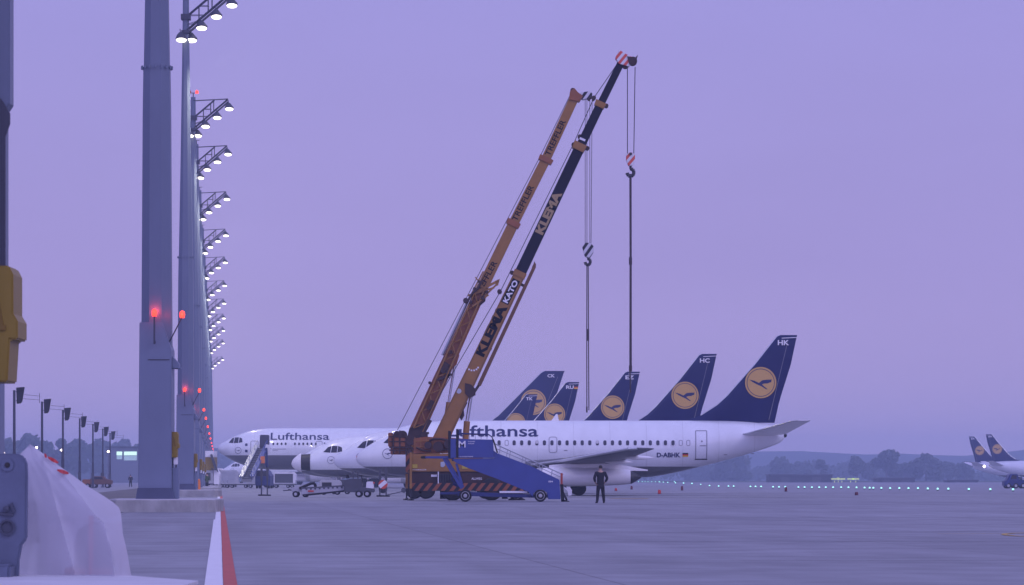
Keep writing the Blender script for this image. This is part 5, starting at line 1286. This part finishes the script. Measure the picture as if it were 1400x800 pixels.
# ------------------------------------------------------------------ foreground: bracket and plastic sheet on the nearest plinth
def foreground():
    D = 23.6; X = lambda px: PX(px,D); Z = lambda py: PZ(py,D)
    steel = mat('painted_bracket_steel', (0.105,0.13,0.20), 0.45, var=.12, scale=6, bump=.1)
    t = thing('steel_bracket', 'grey blue steel bracket with rounded top and bolts at lower left corner', 'bracket', (X(10), D, .43))
    off = (X(10), D, .43)
    zb = .435
    pts = [(X(-40),zb),(X(26),zb),(X(27),Z(765)),(X(31),Z(745)),(X(37.5),Z(737)),(X(38.5),Z(650)),(X(38),Z(634)),(X(34),Z(624.5)),(X(26),Z(620.5)),(X(-40),Z(620.5))]
    pl = MB().prism(pts, D-.06, D+.02).build('plate', steel, t, off=off, bevel=.012)
    MB().prism([(X(-40),zb),(X(22),zb),(X(23),Z(770)),(X(-40),Z(770))], D-.30, D-.065).build('foot', steel, t, off=off, bevel=.02)
    b = MB()
    b.lathe([(.055,.0),(.058,-.02),(.044,-.02),(.042,-.003),(.004,-.003)], X(12), Z(721), 24, 'y', D-.061)
    b.lathe([(.02,0),(.022,-.03),(.005,-.035)], X(11), Z(695.5), 10, 'y', D-.061)
    b.bar((X(17),D-.07,Z(688)),(X(22),D-.07,Z(700)),.02,.03).bar((X(2),D-.07,Z(702)),(X(20),D-.07,Z(704)),.02,.02)
    b.build('bolt', mat('dark_bolt_paint', (.055,.065,.10), .5), t, off=off)
    MB().lathe([(.04,0),(.045,-.012),(.02,-.012),(.015,0)], X(12), Z(636), 20, 'y', D-.061).build('lug', steel, t, off=off)
    MB().lathe([(.015,-.014),(.018,-.02),(.004,-.022)], X(12), Z(636), 12, 'y', D-.061).build('pin', dark_metal, t, off=off)
    # covered equipment under the sheet
    D2 = 24.0
    q = thing('covered_machine', 'dark and reddish machine faintly seen through the plastic sheet', 'machine', (PX(125,D2), D2+.4, .43)); o2 = (PX(125,D2), D2+.4, .43)
    MB().lathe([(.10,0),(.17,.02),(.18,.20),(.15,.34),(.08,.39),(.02,.40)], PX(128,D2), D2+.25, 20, c3=.435).build('housing', dark_gse, q, off=o2, smooth=True)
    MB().box((PX(122,D2),D2-.02,.435),(PX(127,D2),D2+.03,PZ(705,D2))).build('red_bar', cone_red, q, off=o2)
    pal = MB().box((PX(88,D2),D2+.0,.435),(PX(150,D2),D2+.5,.50))
    pal.build('pallet', mat('faded_red_pallet', (.40,.13,.12), .7), q, off=o2)
    # the sheet: a draped film with real folds
    m = bpy.data.materials.new('milky_plastic_film'); m.use_nodes = True; nt = m.node_tree; N = nt.nodes.new; L = nt.links.new
    bs = nt.nodes['Principled BSDF']; bs.inputs['Base Color'].default_value = (.76,.75,.80,1); bs.inputs['Roughness'].default_value = .35
    tl = N('ShaderNodeBsdfTranslucent'); tl.inputs[0].default_value = (.80,.79,.86,1)
    tp = N('ShaderNodeBsdfTransparent'); m1 = N('ShaderNodeMixShader'); m1.inputs[0].default_value = .42; m2 = N('ShaderNodeMixShader'); m2.inputs[0].default_value = .24
    L(bs.outputs[0], m1.inputs[1]); L(tl.outputs[0], m1.inputs[2]); L(m1.outputs[0], m2.inputs[1]); L(tp.outputs[0], m2.inputs[2]); L(m2.outputs[0], nt.nodes['Material Output'].inputs[0])
    nz = N('ShaderNodeTexNoise'); tc_ = N('ShaderNodeTexCoord'); nz.inputs['Scale'].default_value = 7; nz.inputs['Detail'].default_value = 6; L(tc_.outputs['Object'], nz.inputs['Vector'])
    bp = N('ShaderNodeBump'); bp.inputs['Strength'].default_value = .5; bp.inputs['Distance'].default_value = .03; L(nz.outputs['Fac'], bp.inputs['Height']); L(bp.outputs[0], bs.inputs['Normal'])
    film = m
    def edge(pl, y):   # interpolate px along a polyline given py
        for (xa, ya), (xb, yb) in zip(pl, pl[1:]):
            if ya <= y <= yb: return xa + (xb-xa)*(y-ya)/max(yb-ya, 1e-6)
        return pl[-1][0] if y > pl[-1][1] else pl[0][0]
    top_left = [(26,626),(30,618),(36,611),(40,608)]
    right = [(41,607.5),(48,612),(60,621),(78,635),(98,649),(120,665),(140,677),(155,687),(163,694),(165.5,703),(168,730),(174,755),(178.5,782),(180,790)]
    NR, NC = 64, 90; y0, y1 = 607.5, 788; vs = []
    for r in range(NR+1):
        py = y0 + (y1-y0)*(r/NR)**1.0
        xr = edge(right, py); xl = 22 if py > 626 else edge([(41,607.5),(30,616),(22,626)], py)
        xl = 41-(py-607.5)*1.0 if py < 626 else 22.5 - 0
        for c in range(NC+1):
            u = c/NC; px = xl + (xr-xl)*u
            # front face bulges towards us, a fold ridge runs from the peak down to (140,712)
            ridge_x = edge([(41,607),(85,645),(112,680),(132,706),(142,714),(150,745),(158,788)], py)
            d = px-ridge_x
            h = (py-y0)/(y1-y0)
            yy = D + .35 - .46*math.sin(min(1,h*1.15)*PI*.5)*math.exp(-abs(d)/(26 if d > 0 else 60)) + (.004*abs(d) if d > 0 else .0004*abs(d)); yy -= .10*math.exp(-abs(px-(62+.28*(py-640)))/9)*h
            yy += .020*h*math.sin(u*15+1.5*math.sin(h*5)) + .007*math.sin(u*41 + h*7)*h + .012*math.sin(h*17+u*5)*u
            vs.append((PX(px, yy), yy, max(.436, PZ(py, yy) if 0 else CH + (HY-py)*yy/F)))
    front = vs
    fs = []
    for r in range(NR):
        for c in range(NC):
            a_ = r*(NC+1)+c; fs.append((a_, a_+1, a_+NC+2, a_+NC+1))
    # back side of the tent
    n0 = len(vs); NB = 10; bvs = []
    rightcol = [front[r*(NC+1)+NC] for r in range(NR+1)]
    for r, p in enumerate(rightcol):
        for b_ in range(1, NB+1):
            t_ = b_/NB; h = r/NR
            bvs.append((p[0] - t_*(p[0]-front[r*(NC+1)][0])*.9, p[1] + 1.0*h*math.sin(t_*PI*.5)+.02*math.sin(9*t_+7*h), p[2]))
    vs = vs + bvs
    for r in range(NR):
        for b_ in range(NB):
            def idx(rr_, bb): return rr_*(NC+1)+NC if bb == 0 else n0 + rr_*NB + bb-1
            fs.append((idx(r,b_), idx(r,b_+1), idx(r+1,b_+1), idx(r+1,b_)))
    s = MB().add(vs, fs); o3 = (X(100), D, .43)
    t3 = thing('plastic_sheet', 'milky translucent plastic sheet with red marks draped at lower left', 'plastic sheet', o3)
    ob = s.build('film', film, t3, off=o3, smooth=True)
    for v_ in ob.data.polygons: v_.use_smooth = True
    # red printed marks: patches lying on the film near its upper edge
    ms = MB()
    def patch(c0, r0, r1, wd):
        pts_ = []
        for r in range(r0, r1+1):
            row = []
            for c in range(c0, c0+wd+1):
                p = Vector(front[r*(NC+1)+min(c, NC)]); row.append((p.x, p.y-.012, p.z+.002))
            pts_.append(row)
        o_ = len(ms.v); nn_ = wd+1; ms.v += [q for row in pts_ for q in row]
        for i in range(len(pts_)-1):
            for j in range(wd): a_ = o_+i*nn_+j; ms.f.append((a_, a_+1, a_+nn_+1, a_+nn_))
    def slanted(px0, py0, px1, py1, th):
        o_ = len(ms.v); n = 10
        import bisect
        def onfilm(px, py):
            r = max(0, min(NR, round((py-y0)/(y1-y0)*NR))); best = min(range(NC+1), key=lambda c: abs(700+front[r*(NC+1)+c][0]*F/front[r*(NC+1)+c][1]-px)); yy = front[r*(NC+1)+best][1]-.015
            yy -= .03; return (PX(px,yy), yy, CH+(HY-py)*yy/F)
        for i in range(n+1):
            u = i/n; px = px0+(px1-px0)*u; py = py0+(py1-py0)*u; hh = th*math.sin(PI*min(.97,max(.03,u)))**.5
            ms.v += [onfilm(px+hh*.3,py-hh), onfilm(px-hh*.3,py+hh)]
            if i: k = o_+2*i; ms.f.append((k-2,k-1,k+1,k))
    slanted(60.5,621,64,625.5,2.2); slanted(65,625,80,633,2.3); slanted(78,642.5,94,647.5,2.4)
    ms.build('red_mark', mat('faded_red_print', (.50,.05,.05), .5, var=.2, scale=20), t3, off=o3, fixn=False)
foreground()

# ------------------------------------------------------------------ haze: one closed box of thin air
hz = MB().box((-1900,-60,-1.5),(1900,3650,47)).build('haze', mat('haze_tmp', (1,1,1)))
hm = bpy.data.materials.new('haze_air'); hm.use_nodes = True; nt = hm.node_tree; nt.nodes.clear()
ho = nt.nodes.new('ShaderNodeOutputMaterial'); pv = nt.nodes.new('ShaderNodeVolumePrincipled')
pv.inputs['Color'].default_value = (.64, .78, 1.0, 1); pv.inputs['Density'].default_value = 0.00036; pv.inputs['Anisotropy'].default_value = 0.0
nt.links.new(pv.outputs[0], ho.inputs['Volume'])
hz.data.materials.clear(); hz.data.materials.append(hm); tag(hz, 'thin violet evening haze over the airfield', None, kind='stuff')
